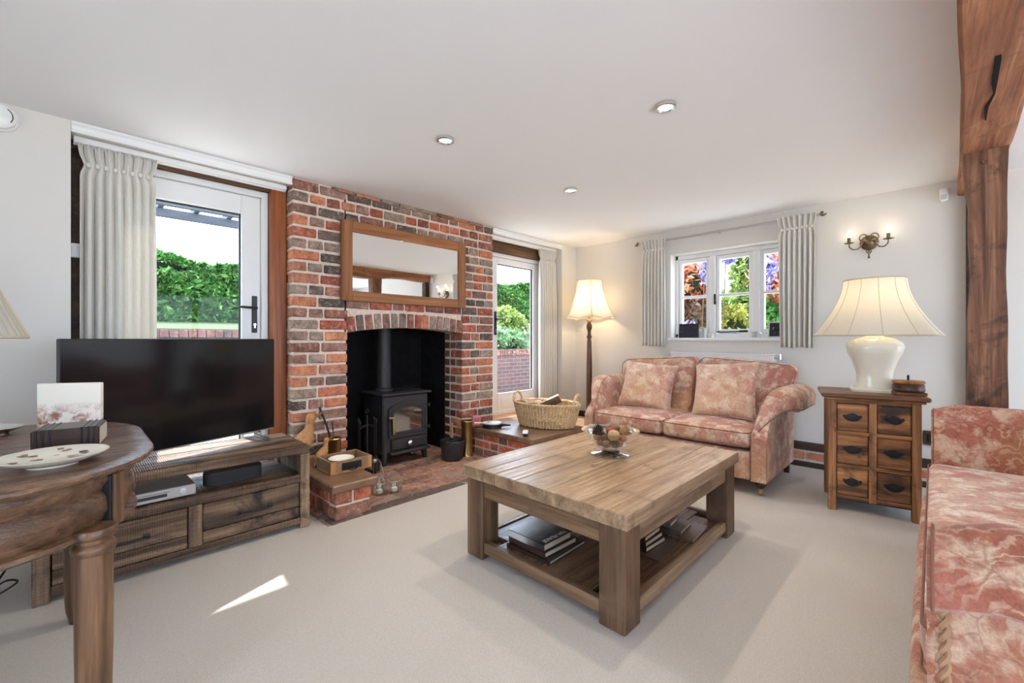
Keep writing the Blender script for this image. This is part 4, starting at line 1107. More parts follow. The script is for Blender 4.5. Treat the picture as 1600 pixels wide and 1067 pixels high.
for a, b in ((X0+.058, xm-.032), (xm+.032, X1-.058)):
    d = part('drawer', M().box(a+.002, Y0+.008, .136, b-.002, Y0+.20, .278, .004), MT['tv_x'], t, 35, True)
    part('drawer_plank', M().box(a+.002, Y0+.007, .070, b-.002, Y0+.19, .133, .004), MT['tv_x'], d, 35, True)
    c = (a+b)/2
    part('handle', M().tube([(c-.075, Y0+.008, .186), (c-.07, Y0-.014, .184), (c, Y0-.02, .180), (c+.07, Y0-.014, .184), (c+.075, Y0+.008, .186)], .005, 7).soft((c-.078, Y0+.004, .186), (.028, .008, .022), .003, n=4).soft((c+.078, Y0+.004, .186), (.028, .008, .022), .003, n=4), MT['iron_hi'], d, 50, True, label='black iron bar handle')
# television, turned slightly
t = thing('television', 'large flat black television on the wooden stand', 'television', (.453, 2.985, .5045), math.atan2(.35, .985))
tw = .525
part('casing', M().box(-tw, -.012, .058, tw, .016, .648, .004).box(-tw*.7, .016, .12, tw*.7, .045, .45, .01), MT['black'], t)
part('screen', M().box(-tw+.005, -.0135, .064, tw-.005, -.011, .643), MT['screen'], t, 0)
part('trim', M().box(-tw, -.013, .053, tw, .012, .059, .001), MT['steel'], t, label='thin silver lower edge')
for s in (-1, 1):
    part('foot', M().tube([(s*.40, .0, .06), (s*.40, -.0, .03), (s*.41, -.12, .008)], [.011, .011, .010], 6).tube([(s*.40, 0, .03), (s*.41, .12, .008)], [.011, .010], 6), MT['steel'], t, 40)
part('power_light', M().box(tw*.78, -.0145, .046, tw*.80, -.01, .053), MT['black'], t, 0)
# players on the shelf
t = thing('disc_player', 'flat silver disc player on the shelf of the television stand', 'player', (.27, 2.90, .3285), .02)
part('body', M().box(-.19, -.11, .006, .19, .16, .060, .003), MT['silver'], t)
fp = part('front_panel', M().box(-.19, -.114, .006, .19, -.108, .060, .002), MT['silver'], t)
part('display', M().box(-.15, -.1155, .022, .07, -.113, .038), MT['black'], fp, 0)
k = M().lathe([(.014, 0), (.014, .006), (0, .007)], 16); k.v = [(.135+x, -.114-z, .036+y) for x, y, z in k.v]; part('knob', k, MT['steel'], fp)
for i in range(3): part('button', M().box(.10+.03*i, -.1165, .014, .12+.03*i, -.113, .020, .001), MT['steel'], fp, 0)
part('tray_slot', M().box(-.17, -.1153, .044, .08, -.113, .046), MT['black'], fp, 0)
for x in (-.16, .16):
    for y in (-.09, .13): part('foot', M().lathe([(.012, 0), (.012, .007)], 10, (x, y, 0)), MT['black'], t)
t = thing('speaker', 'rounded dark grey speaker bar on the shelf of the television stand', 'speaker', (.66, 2.905, .3285), .05)
part('body', M().prism(rrect(-.145, -.05, .145, .06, .048), .008, .072), MT['grey_cloth'], t, 30)
part('top', M().prism(rrect(-.143, -.048, .143, .058, .046), .072, .078), MT['black'], t, 30)
part('foot', M().prism(rrect(-.12, -.035, .12, .045, .03), 0, .008), MT['black'], t, 30)
t = thing('black_cable', 'tangled black cable and plug block on the carpet left of the television stand', 'cable', (-.30, 2.91, 0))
def wire(p, n=10, r=.0045):
    q = []
    for i in range(len(p)-1):
        a, b = Vector(p[i]), Vector(p[i+1]); c = Vector(p[i-1]) if i else a; d = Vector(p[i+2]) if i+2 < len(p) else b
        for k in range(n):
            u = k/n; q.append(.5*((2*a)+(b-c)*u+(2*c-5*a+4*b-d)*u*u+(3*a-c-3*b+d)*u**3))
    q.append(Vector(p[-1])); return M().tube(q, r, 6)
part('wire', wire([(-.12, -.10, .006), (-.05, -.16, .006), (.0, -.06, .03), (.05, .02, .05), (.10, .0, .09), (.13, .06, .05), (.06, .06, .01), (.0, .0, .02), (-.08, .05, .01), (-.14, .02, .006)]), MT['black'], t, 60)
part('wire', wire([(-.02, .0, .02), (.06, -.02, .08), (.12, .10, .16), (.17, .22, .26)]), MT['black'], t, 60)
part('plug_block', M().soft((-.02, -.0, .022), (.09, .05, .042), .010, n=5), MT['black'], t, 60)

# ================================================================== DARK TABLE AT THE LEFT
ZT = .80
t = thing('oval_table', 'dark polished oak table with rounded end and turned legs at the left edge', 'table', (-.45, 2.09, 0))
def path(inset, n=14): return rrect(-1.25+inset, 1.505+inset, .198-inset, 2.675-inset, .40-inset*.6, n)
top = M(); pf = [(0, ZT-.026), (.010, ZT-.022), (.016, ZT-.014), (.014, ZT-.006), (.004, ZT-.001), (-.03, ZT), ]
pth = path(.016); top.sweep(pth, pf)
inner = [(p[0], p[1]) for p in path(.046)]
top.prism(path(.044), ZT-.03, ZT)
part('top', top, MT['dt'], t, 40, True)
ap = M(); pf = [(-.012, ZT-.03), (.006, ZT-.034), (.012, ZT-.05), (-.004, ZT-.075), (-.006, ZT-.085), (.006, ZT-.10), (.010, ZT-.135), (-.004, ZT-.165), (-.008, ZT-.172), (.010, ZT-.180), (.014, ZT-.19), (.0, ZT-.20), (-.03, ZT-.20), (-.03, ZT-.03)]
ap.sweep(path(.055), pf)
part('apron', ap, MT['dt'], t, 40, True)
for x, y in ((.045, 1.665), (.018, 2.50), (-1.08, 1.665), (-1.08, 2.50)):
    pf = [(.030, 0), (.034, .02), (.042, .05), (.046, .10), (.050, .30), (.051, .53), (.050, .560), (.058, .566), (.060, .576), (.056, .586), (.047, .592), (.047, .602), (.060, .610), (.062, .62), (.056, .63)]
    part('leg', M().lathe([(q*.80, z) for q, z in pf], 28, (x, y, 0)), MT['dt_z'], t, 40, True)
th = math.radians(57); Tc = tr(-.224+.367*math.sin(th), 1.927-.367*math.cos(th), 0) @ rot('Z', th)
part('corner_block', M().box(-.022, -.022, ZT-.192, .022, .02, ZT-.038, .004, T=Tc), MT['dt_z'], t, 30, True)
part('joint_strip', M().box(-.030, -.014, ZT-.190, -.022, .02, ZT-.040, .001, T=Tc), MT['black'], t, 30, True)
t = thing('banded_book_box', 'dark brown book shaped box with raised bands on the oak table', 'box', (.0, 2.05, ZT), -.16)
part('body', M().box(-.078, -.07, 0, .078, .08, .064, .004), plain('dark_leather', lin(58, 38, 30), .35, noise=.35, nscale=18), t)
for x in (-.066, -.052, -.036, .036, .052, .066): part('band', M().box(x-.0025, -.0735, .001, x+.0025, .081, .0665, .001), MT['black'], t, 0)
part('page_edge', M().box(.0775, -.064, .006, .0795, .074, .058), MT['paper'], t, 0)
part('title_panel', M().box(-.028, -.0712, .03, .028, -.0699, .031), MT['black'], t, 0)
t = thing('flower_plaque', 'cream upright plaque with dried flowers along its lower half, behind the banded box', 'plaque', (.0, 2.33, ZT), -.55)
def candle_mat():
    k = N('pressed_flower_wax'); v = k.coord(); z = k.n('ShaderNodeSeparateXYZ', ins={0: v}).outputs[2]
    n1 = k.noise(v, 22., 5, .65, .5); band = k.math('MULTIPLY', k.step(z, .115, .07), k.step(z, .0, .02))
    f = k.math('MULTIPLY', k.step(n1, .46, .60), band)
    k.p(Base_Color=k.mix(f, lin(238, 230, 216), k.ramp(k.noise(v, 40., 3), [(.35, lin(110, 64, 40)), (.5, lin(170, 92, 60)), (.65, lin(140, 100, 96))])), Roughness=.45, Subsurface_Weight=.15); return k.m
part('panel', M().box(-.098, -.011, .008, .098, .011, .185, .003), candle_mat(), t)
part('foot', M().box(-.06, -.03, 0, .06, .03, .009, .002), MT['ceramic'], t)
t = thing('patterned_dish', 'shallow white patterned dish near the front edge of the oak table', 'dish', (-.035, 1.76, ZT))
part('dish', M().lathe([(0, .004), (.05, .004), (.07, .008), (.112, .026), (.117, .030), (.112, .031), (.07, .015), (0, .011)], 36), MT['ceramic'], t)
part('foot', M().lathe([(.048, 0), (.052, 0), (.052, .006), (.046, .006)], 30, ring=True), MT['ceramic'], t)
dk = M(); rr = random.Random(8)
for i in range(26):
    a = rr.uniform(0, 2*PI); r = rr.uniform(.03, .10); zz = .0125 if r < .068 else .0125+(r-.07)*.37+.0025
    dk.soft((r*math.cos(a), r*math.sin(a), zz), (rr.uniform(.012, .03), rr.uniform(.008, .016), .004), .002, n=4)
part('painted_motif', dk, plain('dish_motif', lin(128, 96, 84), .4, noise=.5, nscale=40), t, 40, kind='stuff')
t = thing('silver_dish', 'low silver edged dish at the back of the oak table by the left frame edge', 'dish', (-.21, 2.47, ZT))
part('dish', M().lathe([(0, .004), (.05, .004), (.085, .022), (.088, .025), (.083, .026), (.05, .010), (0, .008)], 32), MT['chrome'], t)
part('foot', M().lathe([(.045, 0), (.048, 0), (.048, .006), (.044, .006)], 26, ring=True), MT['chrome'], t)
def bell(r0, r1, h, n=12, p=1.7): return [(r1+(r0-r1)*(1-k/n)**p, h*k/n) for k in range(n+1)]
t = thing('table_lamp', 'table lamp with pleated grey shade, cut off by the left frame edge', 'lamp', (-.35, 2.28, ZT))
part('base', M().lathe([(0, 0), (.075, 0), (.08, .012), (.05, .03), (.03, .06), (.06, .12), (.07, .18), (.05, .25), (.02, .29), (.012, .34), (.012, .40), (0, .40)], 28), MT['ceramic'], t)
sh = M().lathe([(.245, .357), (.19, .49), (.125, .66)], 40); sh.f = sh.f[:-2]
so = part('lamp_shade', sh, shade_cloth('pleated_grey_shade', (.74, .71, .66, 1), .3), t, 60)
part('shade_rim', M().tube([(.246*math.cos(a), .246*math.sin(a), .357) for a in np.linspace(0, 2*PI, 41)[:-1]], .005, 6, True), MT['seam'], so)
part('pleat', (lambda k: ([k.tube([(.247*math.cos(a), .247*math.sin(a), .358), (.191*math.cos(a), .191*math.sin(a), .49), (.126*math.cos(a), .126*math.sin(a), .66)], .0028, 4) for a in np.linspace(0, 2*PI, 49)[:-1]], k)[1])(M()), MT['seam'], so, 40, kind='stuff')

# ================================================================== COFFEE TABLE
CX0, CX1, CY0, CY1, CZ = 1.473, 2.782, .83, 1.815, .48
t = thing('coffee_table', 'chunky oak coffee table with thick plank top and low shelf', 'table', ((CX0+CX1)/2, (CY0+CY1)/2, 0))
rw = random.Random(5); ys = [CY0, 1.03, 1.235, 1.42, 1.565, 1.655, CY1]
for k in range(6):
    a, b = ys[k]+.0006, ys[k+1]-.0006
    if k in (3, 4): b -= .002
    m = M().box(CX0+.0, a, CZ-.062, CX1, b, CZ-.0006*(k % 2), .0025 if k not in (3, 4) else .004)
    part('top_plank', m, MT['ct_x'], t, 35, True)
part('sub_top', M().box(CX0+.02, CY0+.02, CZ-.075, CX1-.02, CY1-.02, CZ-.05), MT['ct_s'], t, 0, True)
LI = .018; lw = .122
lx = (CX0+LI, CX1-LI-lw); ly = (CY0+LI, CY1-LI-lw)
for x in lx:
    for y in ly: part('leg', M().box(x, y, 0, x+lw, y+lw, CZ-.062, .006), MT['ct_z'], t, 35, True)
for y in (ly[0]+.012, ly[1]+lw-.045): part('apron_rail', M().box(lx[0]+lw, y, CZ-.155, lx[1], y+.033, CZ-.063, .004), MT['ct_x'], t, 35, True)
for x in (lx[0]+.012, lx[1]+lw-.045): part('apron_rail', M().box(x, ly[0]+lw, CZ-.155, x+.033, ly[1], CZ-.063, .004), MT['ct_y'], t, 35, True)
for y in (ly[0]+.01, ly[1]+lw-.05): part('shelf_rail', M().box(lx[0]+lw, y, .035, lx[1], y+.04, .092, .005), MT['ct_x'], t, 35, True)
for x in (lx[0]+.01, lx[1]+lw-.05): part('shelf_rail', M().box(x, ly[0]+lw, .035, x+.04, ly[1], .092, .005), MT['ct_y'], t, 35, True)
sy = np.linspace(ly[0]+.05, ly[1]+lw-.05, 7)
for k in range(6): part('shelf_plank', M().box(lx[0]+(.05 if 0 < k < 5 else lw), sy[k]+.001, .05, lx[1]+lw-(.05 if 0 < k < 5 else lw), sy[k+1]-.001, .085, .003), MT['ct_s'], t, 35, True)
# bowl of potpourri
bx, by = 2.20, 1.35
t = thing('glass_bowl', 'clear footed glass bowl of potpourri on the coffee table', 'bowl', (bx, by, CZ))
part('bowl', M().lathe([(0, .030), (.05, .030), (.085, .045), (.108, .085), (.118, .122), (.150, .136), (.166, .139), (.167, .143), (.150, .141), (.114, .127), (.103, .088), (.080, .050), (.048, .036), (0, .036)], 40), MT['clear'], t, 60)
part('foot', M().lathe([(0, 0), (.105, 0), (.112, .004), (.108, .009), (.06, .016), (.045, .03), (0, .03)], 36), MT['clear'], t, 60)
part('ribbon', M().tube([(.049*math.cos(a), .049*math.sin(a), .024) for a in np.linspace(0, 2*PI, 25)[:-1]], .003, 5, True).tube([(-.045, -.03, .024), (-.06, -.055, .034), (-.045, -.06, .022), (-.045, -.035, .023), (-.07, -.07, .004)], .0028, 5).tube([(-.045, -.035, .023), (-.02, -.07, .030), (-.04, -.065, .018), (-.045, -.036, .023), (-.03, -.09, .003)], .0028, 5), MT['black'], t, 60, label='thin dark ribbon tied in a bow')
def ball(label, p, r, mat, cat='potpourri', grp=None, nm='dried_ball'):
    return single(nm, M().soft((0, 0, 0), (2*r, 2*r, 1.8*r), r*.88, n=7), mat, label, cat, p, R.uniform(0, 3), 60, grp)
mats = [plain('dried_brown', lin(122, 84, 58), .8, noise=.3, nscale=60), plain('dried_tan', lin(176, 142, 98), .8, noise=.25, nscale=50), plain('dried_red', lin(134, 62, 46), .7, noise=.3, nscale=50), plain('dried_dark', lin(70, 48, 38), .8, noise=.3, nscale=60)]
def cone(label, p, r, mat, rz, tilt):
    t = thing('pine_cone', label, 'pine cone', p, rz)
    k = M().lathe([(0, -r), (.5*r, -.7*r), (.6*r, 0), (.4*r, .7*r), (0, r)], 12); part('core', k, mat, t)
    s = M(); i = 0
    for z in np.linspace(-.8, .85, 7):
        w = math.sqrt(max(0, 1-z*z*.9))
        for j in range(8):
            a = 2*PI*(j+.5*(i % 2))/8
            T = tr(w*r*.72*math.cos(a), w*r*.72*math.sin(a), z*r) @ rot('Z', a) @ rot('Y', -.5)
            s.box(-.2*r, -.17*r, -.05*r, .3*r, .17*r, .05*r, .02*r, T)
        i += 1
    part('scales', s, mat, t, 0, kind='stuff'); t.rotation_euler = (tilt, .3, rz)
cone('dark pine cone at the left of the glass bowl', (bx-.055, by+.05, CZ+.137), .034, mats[3], .3, .4)
cone('pale tipped pine cone at the right of the glass bowl', (bx+.075, by-.048, CZ+.128), .03, mats[1], 1.2, .9)
ball('round tan dried ball at the front rim of the glass bowl', (bx-.035, by-.045, CZ+.122), .034, mats[1])
ball('tan dried slice ball at the back right of the glass bowl', (bx+.075, by+.02, CZ+.135), .034, mats[0])
ball('dark red dried pod in the middle of the bowl', (bx+.022, by+.01, CZ+.128), .027, mats[2])
rb = random.Random(4)
for i in range(16):
    a = i*2.4; rr_ = .072 if i % 3 else .03; z = .070 if i < 9 else .098
    ball('dried pod deep inside the glass bowl, seen through the glass', (bx+rr_*math.cos(a)*(1.0 if i >= 9 else .8), by+rr_*math.sin(a)*(1.0 if i >= 9 else .8), CZ+z), .021+rb.random()*.004, mats[rb.choice((0, 2, 3, 0))], grp='dried pods inside the glass bowl', nm='dried_pod')
# books and magazines on the shelf
def book(name, label, loc, w, d, h, cover, rz=0, pages=True, cat='book'):
    t = thing(name, label, cat, loc, rz)
    c = 0.003 if h > .012 else .001
    part('cover', M().box(-w/2, -d/2, 0, w/2, d/2, c).box(-w/2, -d/2, h-c, w/2, d/2, h).box(-w/2, -d/2, 0, -w/2+c, d/2, h), cover, t, 0)
    part('pages', M().box(-w/2+c, -d/2+.004, c, w/2-.004, d/2-.004, h-c), MT['paper'], t, 0)
    return t
ZS_ = .0855
cov = lambda r, g, b, ro=.3: plain('cover_%d_%d_%d' % (r, g, b), lin(r, g, b), ro)
book('book', 'large thin dark book at the bottom of the left stack on the shelf', (1.722, 1.435, ZS_), .30, .28, .018, cov(58, 44, 36), .02)
book('book', 'dark brown book in the middle of the left stack on the shelf', (1.705, 1.445, ZS_+.019), .245, .25, .028, cov(64, 46, 40), -.03)
def photo_cover():
    k = N('grey_photo_cover'); v = k.coord(); y = k.n('ShaderNodeSeparateXYZ', ins={0: v}).outputs[1]
    f = k.math('ADD', k.step(y, -.10, .05), k.math('MULTIPLY', k.math('SUBTRACT', k.noise(v, 14., 5), .5), .6))
    k.p(Base_Color=k.ramp(f, [(.1, lin(40, 38, 38)), (.45, lin(110, 108, 106)), (.8, lin(198, 198, 196))]), Roughness=.28); return k.m
tb = book('book', 'glossy grey covered hardback on top of the left stack on the shelf', (1.688, 1.452, ZS_+.048), .215, .245, .034, photo_cover(), -.01)
def letters(name, txt, size, loc, rotv, mat, parent):
    cu = bpy.data.curves.new(name, 'FONT'); cu.body = txt; cu.size = size; cu.align_x = 'CENTER'; cu.extrude = .0004
    o = bpy.data.objects.new(name, cu); COL.objects.link(o)
    me = bpy.data.meshes.new_from_object(o.evaluated_get(bpy.context.evaluated_depsgraph_get())); bpy.data.objects.remove(o)
    r = mesh_obj(name, me, mat, parent, loc, rotv); return r
letters('cover_lettering', 'TIM PEAKE', .036, (0.0, -.088, .0345), (0, 0, PI), MT['plaster_white'], tb)
book('magazine', 'thin pale edged magazine under the dark pile, near right side of the shelf', (2.085, 1.055, ZS_), .25, .24, .007, cov(92, 78, 70), .0, cat='magazine')
for i in range(4):
    book('book', ('lowest', 'second', 'third', 'topmost')[i]+' dark book in the near pile on the right half of the shelf', (2.09-.01*i, 1.12+.006*i, ZS_+.008+.026*i), .19-.008*i, .22, .0255, cov(46+6*i, 30+3*i, 30+2*i), .04*(i-1.5))
book('magazine', 'wide brown magazine at the bottom of the far right pile on the shelf', (2.385, 1.03, ZS_), .24, .25, .012, cov(112, 92, 80), .05, cat='magazine')
book('magazine', 'grey booklet in the middle of the far right pile on the shelf', (2.36, 1.085, ZS_+.0125), .17, .22, .020, cov(96, 90, 84), .08, cat='magazine')
book('book', 'small greenish book on top of the far right pile on the shelf', (2.345, 1.12, ZS_+.033), .12, .17, .024, cov(120, 118, 104), .10)

# ================================================================== SOFAS
def tubeclosed(pts, r): return M().tube(pts, r, 6, True)
def sofa(label, loc, rz, half, depth, zseat, zarm, front_slope, n_seat, zback, fabs, cat='sofa', arm_roll=.17, base_top=.33, u0=0.):
    """local x = width, front towards -y"""
    fa, fs, fi = fabs
    t = thing('sofa', label, cat, loc, rz)
    zb = .115; at = .10
    part('base', M().soft((0, depth/2, (zb+base_top)/2), (2*half, depth-.02, base_top-zb), .02, n=8), fa, t, 50)
    part('front_skirt', M().soft((0, .005, (zb+base_top)/2), (2*half-.01, .04 if u0 < .1 else .12, base_top-zb), .018, (0, .01, 0), n=8), fa, t, 50)
    for s in (-1, 1):
        secs = []
        st = [(0, 0), (.0, .02)]+[(u, u) for u in (.12, .3, .5, .7, .85, 1.)]
        ys_, prof = [], []
        NS = 9
        z0 = zseat-.03
        for k in range(NS):
            q = k/(NS-1); u = u0+(1-u0)*q
            y = -.01+front_slope*q**1.15
            z = z0+(zarm-z0)*math.sin(u*PI/2)
            if u0 > .1: z = zarm-.03*(1-q)**2; y = -.01+front_slope*(1-(1-q)**2)
            prof.append((y, z, u))
        prof += [(front_slope+(depth-.06-front_slope)*q, zarm-.0*q, 1.) for q in (.25, .5, .75, 1.)]
        for y, z, u in prof:
            lean = .075*u; w = .012+arm_roll*u; drop = .015+(.155 if u0 < .1 else .115)*u; out = at
            pts = [(0, zb), (0, min(zseat-.06, z-.06)), (lean*.55, z-.05*u-.008), (lean, z-.004), (lean+w*.25, z+.012*u), (lean+w*.6, z+.006*u), (lean+w*.9, z-.03*u), (lean+w, z-.07*u-.004), (lean+w*.98, z-drop*.9), (lean+w*.85, z-drop), (max(out, lean+w*.5), z-drop-.004), (out+.001, z-drop+.003), (out, z-drop-.03), (out, zb)]
            secs.append([(s*(half+o), y, zz) for o, zz in pts])
        # plumb front below the slope
        f0 = [(x, -.012, zz) for x, y, zz in secs[0]]
        arm = part('arm', M().loft([f0]+secs), fa, t, 48)
        ridge = [secs[i][3] for i in range(len(secs))]
        if u0 < .1:
            fp = [(s*(half+o), -.016, zz) for o, zz in [(.006, zb+.004), (.094, zb+.004), (.094, z0-.02), (.05, z0-.008), (.006, z0-.02)]]
            part('front_panel', M().loft([fp, [(x, y+.012, z) for x, y, z in fp]]), fa, arm, 30)
            part('piping', M().tube([(s*(half+.003), -.014, zb+.01), (s*(half+.003), -.016, z0-.03)]+ridge[:NS], .0032, 6), MT['piping'], arm, 60)
        else:
            c = (sum(p[0] for p in f0)/len(f0), sum(p[2] for p in f0)/len(f0))
            fp = [(p[0]+(c[0]-p[0])*.10, -.022, p[2]+(c[1]-p[2])*.03) for p in f0]
            part('front_panel', M().loft([fp, [(x, y+.012, z) for x, y, z in fp]]), fa, arm, 30)
            part('piping', M().tube([(x, -.014, z) for x, y, z in f0[1:10]], .003, 6), MT['piping'], arm, 60)
        hem = [secs[i][8] for i in range(1 if u0 < .1 else 0, len(secs))]
        if u0 < .1: part('roll_hem', M().tube(hem, .003, 6), MT['piping'], arm, 60)
        # twisted braid down the outer front corner
        br = M(); zz0, zz1 = zb+.01, (z0-.05 if u0 < .1 else zarm-.165)
        for j in range(2):
            br.tube([(s*(half+at+.004)+.005*math.cos(v*62+j*PI), .004+.005*math.sin(v*62+j*PI), zz0+(zz1-zz0)*v) for v in np.linspace(0, 1, 150)], .0055, 5)
        part('braid', br, MT['braid'], arm, 60)
    sw = 2*half/n_seat
    for k in range(n_seat):
        cx = -half+sw*(k+.5)
        fn = lambda x, y, z: (x, y, z)
        sc = part('seat_cushion', M().soft((cx, depth*.36, zseat-.06), (sw-.006, depth*.80, .135), .045, (0, 0, .022), n=13), fs, t, 60)
        hx, y0, y1 = sw/2-.008, depth*.36-depth*.40, depth*.36+depth*.40
        for zz in (zseat-.012, zseat-.115):
            part('piping', tubeclosed([(cx+p[0], p[1], zz) for p in rrect(-hx, y0+.004, hx, y1-.004, .045)], .003), MT['piping'], sc, 60)
    bw = 2*half+.30
    nb = 2 if n_seat > 1 else 1
    for k in range(nb):
        w = bw/nb; cx = -bw/2+w*(k+.5); sgn = -1 if k == 0 else 1
        def fn(x, y, z):
            q = (z-zseat)/(zback-zseat)
            edge = abs(x)/(bw/2)
            z2 = z+(.055*(1-edge**2)-.0)*max(0, q)
            x2 = x*(1-.12*max(0, 1-q)**1.2*1.0) if q < 1 else x
            return (x2, y+.13*max(0, q)-.02*math.cos(q*3), z2)
        bcm = M().soft((cx, depth-.20, (zseat-.1+zback)/2), (w-.006, .19, zback-zseat+.1), .075, (0, .035, 0), n=15, fn=fn)
        bc = part('back_cushion', bcm, fi, t, 60)
        pts = []
        for p in rrect(cx-w/2+.006, zseat, cx+w/2-.006, zback-.004, .075, 8)[:]:
            v = fn(p[0], depth-.285, p[1]); pts.append((v[0], v[1]+.006, v[2]))
        part('piping', tubeclosed(pts, .003), MT['piping'], bc, 60)
    part('back_frame', M().soft((0, depth-.05, .44), (2*half+.16, .10, .65), .03, n=8, fn=lambda x, y, z: (x, y+.06*(z-.1), z)), fa, t, 60)
    for s in (-1, 1):
        lg = part('front_leg', M().lathe([(.014, .05), (.020, .056), (.036, .075), (.040, .092), (.030, .108), (.034, .118)], 18, (s*(half+.045), .07, 0)), MT['legwood'], t, 50)
        part('caster', M().lathe([(.012, .03), (.013, .052)], 12, (s*(half+.045), .07, 0)).tube([(s*(half+.045)-.011, .075, .017), (s*(half+.045)+.011, .075, .017)], .0165, 14).box(s*(half+.045)-.014, .066, .018, s*(half+.045)+.014, .074, .034, .002), MT['caster'], lg, 40, label='small brass caster')
        part('rear_leg', M().loft([[(s*(half+.045)+a*q, depth-.07+b*q+.03*(1-z/.12), z) for a, b in ((-1, -1), (1, -1), (1, 1), (-1, 1))] for z, q in ((0, .019), (.12, .026))]), MT['legwood'], t, 30)
    return t
sofa('rose and cream floral two seat sofa under the small window', (3.475, 1.63, 0), -PI/2, .675, .90, .475, .77, .36, 2, .925, (MT['sofa_a'], MT['sofa_a'], MT['sofa_a']))
sofa('terracotta floral sofa at the right edge, seen past its near arm', (2.26, -.012, 0), PI, .925, .92, .505, .79, .085, 1, .93, (MT['sofa_b'], MT['sofa_seat'], MT['sofa_b']), arm_roll=.12, u0=.98)
def pillow(label, c, w, h, T, mat, puff=.085):
    t = thing('scatter_cushion', label, 'cushion', c); t.rotation_euler = T
    def f(sg):
        def g(u, v):
            x, z = 2*u-1, 2*v-1
            k = (max(0, (1-x**4)*(1-z**4)))**.5
            pin = 1-.07*(1-abs(x)**2)*(abs(z)**3)-.07*(1-abs(z)**2)*abs(x)**3*0
            px = x*w/2*(1-.08*(1-z*z)*abs(x)**3*1.0); pz = z*h/2*(1-.08*(1-x*x)*abs(z)**3)
            return (px, sg*puff*k*(1+.05*math.sin(5*x+3*z)), pz)
        return g
    m = M().grid(f(-1), 21, 21).grid(f(1), 21, 21)
    part('cover', m, mat, t, 70)
    e = [(-1+2*i/16, -1) for i in range(16)]+[(1, -1+2*i/16) for i in range(16)]+[(1-2*i/16, 1) for i in range(16)]+[(-1, 1-2*i/16) for i in range(16)]
    part('piping', M().tube([(x*w/2*(1-.08*(1-z*z)*abs(x)**3), 0, z*h/2*(1-.08*(1-x*x)*abs(z)**3)) for x, z in e], .0035, 5, True), mat, t, 60)
    return t
pillow('square floral scatter cushion leaning at the left end of the window sofa', (3.90, 1.98, .705), .50, .46, (-.34, .10, -PI/2+.18), MT['cush'])
pillow('square floral scatter cushion leaning at the right half of the window sofa', (3.87, 1.27, .72), .52, .49, (-.34, -.06, -PI/2-.05), MT['cush'])

# ================================================================== CHEST OF DRAWERS AND WHAT STANDS ON IT
ca = math.radians(-78.3); cl = Vector((3.59, .512, 0))
ux = Vector((math.cos(ca), math.sin(ca), 0)); uy = Vector((-math.sin(ca), math.cos(ca), 0))
t = thing('chest_of_drawers', 'rustic pine chest with six small drawers and black drop handles', 'chest', cl+ux*.235+uy*.21, ca)
CW, CD, CH = .235, .21, .79
part('top', M().box(-CW-.038, -CD-.035, CH-.028, CW+.038, CD+.02, CH, .007), MT['chest_top'], t)
part('top_moulding', M().box(-CW-.020, -CD-.018, CH-.044, CW+.020, CD+.01, CH-.028, .006), MT['chest'], t)
for x in (-CW, CW-.045):
    for y in (-CD, CD-.045): part('leg', M().box(x, y, 0, x+.045, y+.045, CH-.044, .003), MT['chest_z'], t)
for x in (-CW+.006, CW-.02): part('side_panel', M().box(x, -CD+.045, .06, x+.014, CD-.045, CH-.044), MT['chest_z'], t, 0)
part('back_panel', M().box(-CW+.04, CD-.02, .06, CW-.04, CD-.008, CH-.044), MT['chest_z'], t, 0)
part('centre_stile', M().box(-.02, -CD+.002, .08, .02, -CD+.03, CH-.06, .003), MT['chest_z'], t)
dz = [.095, .305, .525, .735]
for z in dz: part('rail', M().box(-CW+.045, -CD+.004, z-.012, CW-.045, -CD+.03, z+.012, .003), MT['chest'], t)
part('top_rail', M().box(-CW+.045, -CD+.004, .745, CW-.045, -CD+.03, CH-.044, .003), MT['chest'], t)
part('drawer_backing', M().box(-CW+.045, -CD+.03, .07, CW-.045, -CD+.05, CH-.05), MT['black'], t, 0)  # black sheet behind the drawer fronts, filling the gaps between them
for i in range(3):
    for x0, x1 in ((-CW+.048, -.023), (.023, CW-.048)):
        z0, z1 = dz[i]+.014, dz[i+1]-.014
        d = part('drawer', M().box(x0, -CD+.008, z0, x1, -CD+.04, z1, .005), MT['chest'], t)
        cx, cz = (x0+x1)/2, (z0+z1)/2
        pl = [(-.052, .008), (-.046, .020), (-.034, .014), (-.02, .024), (0, .030), (.02, .024), (.034, .014), (.046, .020), (.052, .008), (.04, -.008), (.022, -.020), (0, -.026), (-.022, -.020), (-.04, -.008)]
        h = M().prism([(cx+a, cz+b) for a, b in pl], -CD+.003, -CD+.009, 'y')
        h.tube([(cx-.036, -CD+.004, cz+.006), (cx-.036, -CD-.008, cz+.004), (cx-.024, -CD-.012, cz-.012), (cx, -CD-.013, cz-.018), (cx+.024, -CD-.012, cz-.012), (cx+.036, -CD-.008, cz+.004), (cx+.036, -CD+.004, cz+.006)], .0045, 7)
        part('handle', h, MT['iron_hi'], d, 40, label='black iron drop handle on a shaped plate')
lp = Vector((3.925, .298, CH))
t = thing('table_lamp', 'lit table lamp with cream vase base and large flared shade on the chest', 'lamp', lp, ca)
part('base', M().lathe([(0, 0), (.135, 0), (.137, .014), (.118, .022)], 40, power=6), MT['ceramic'], t, 40)
part('vase', M().lathe([(.105, .02), (.108, .04), (.098, .08), (.100, .13), (.120, .20), (.146, .265), (.156, .305), (.148, .335), (.115, .36), (.07, .375), (.045, .385), (.04, .39), (0, .39)], 40, power=3.2), MT['ceramic'], t, 60)
part('stem', M().lathe([(.014, .385), (.014, .50), (.02, .505), (.02, .55), (0, .55)], 16), MT['brass'], t)
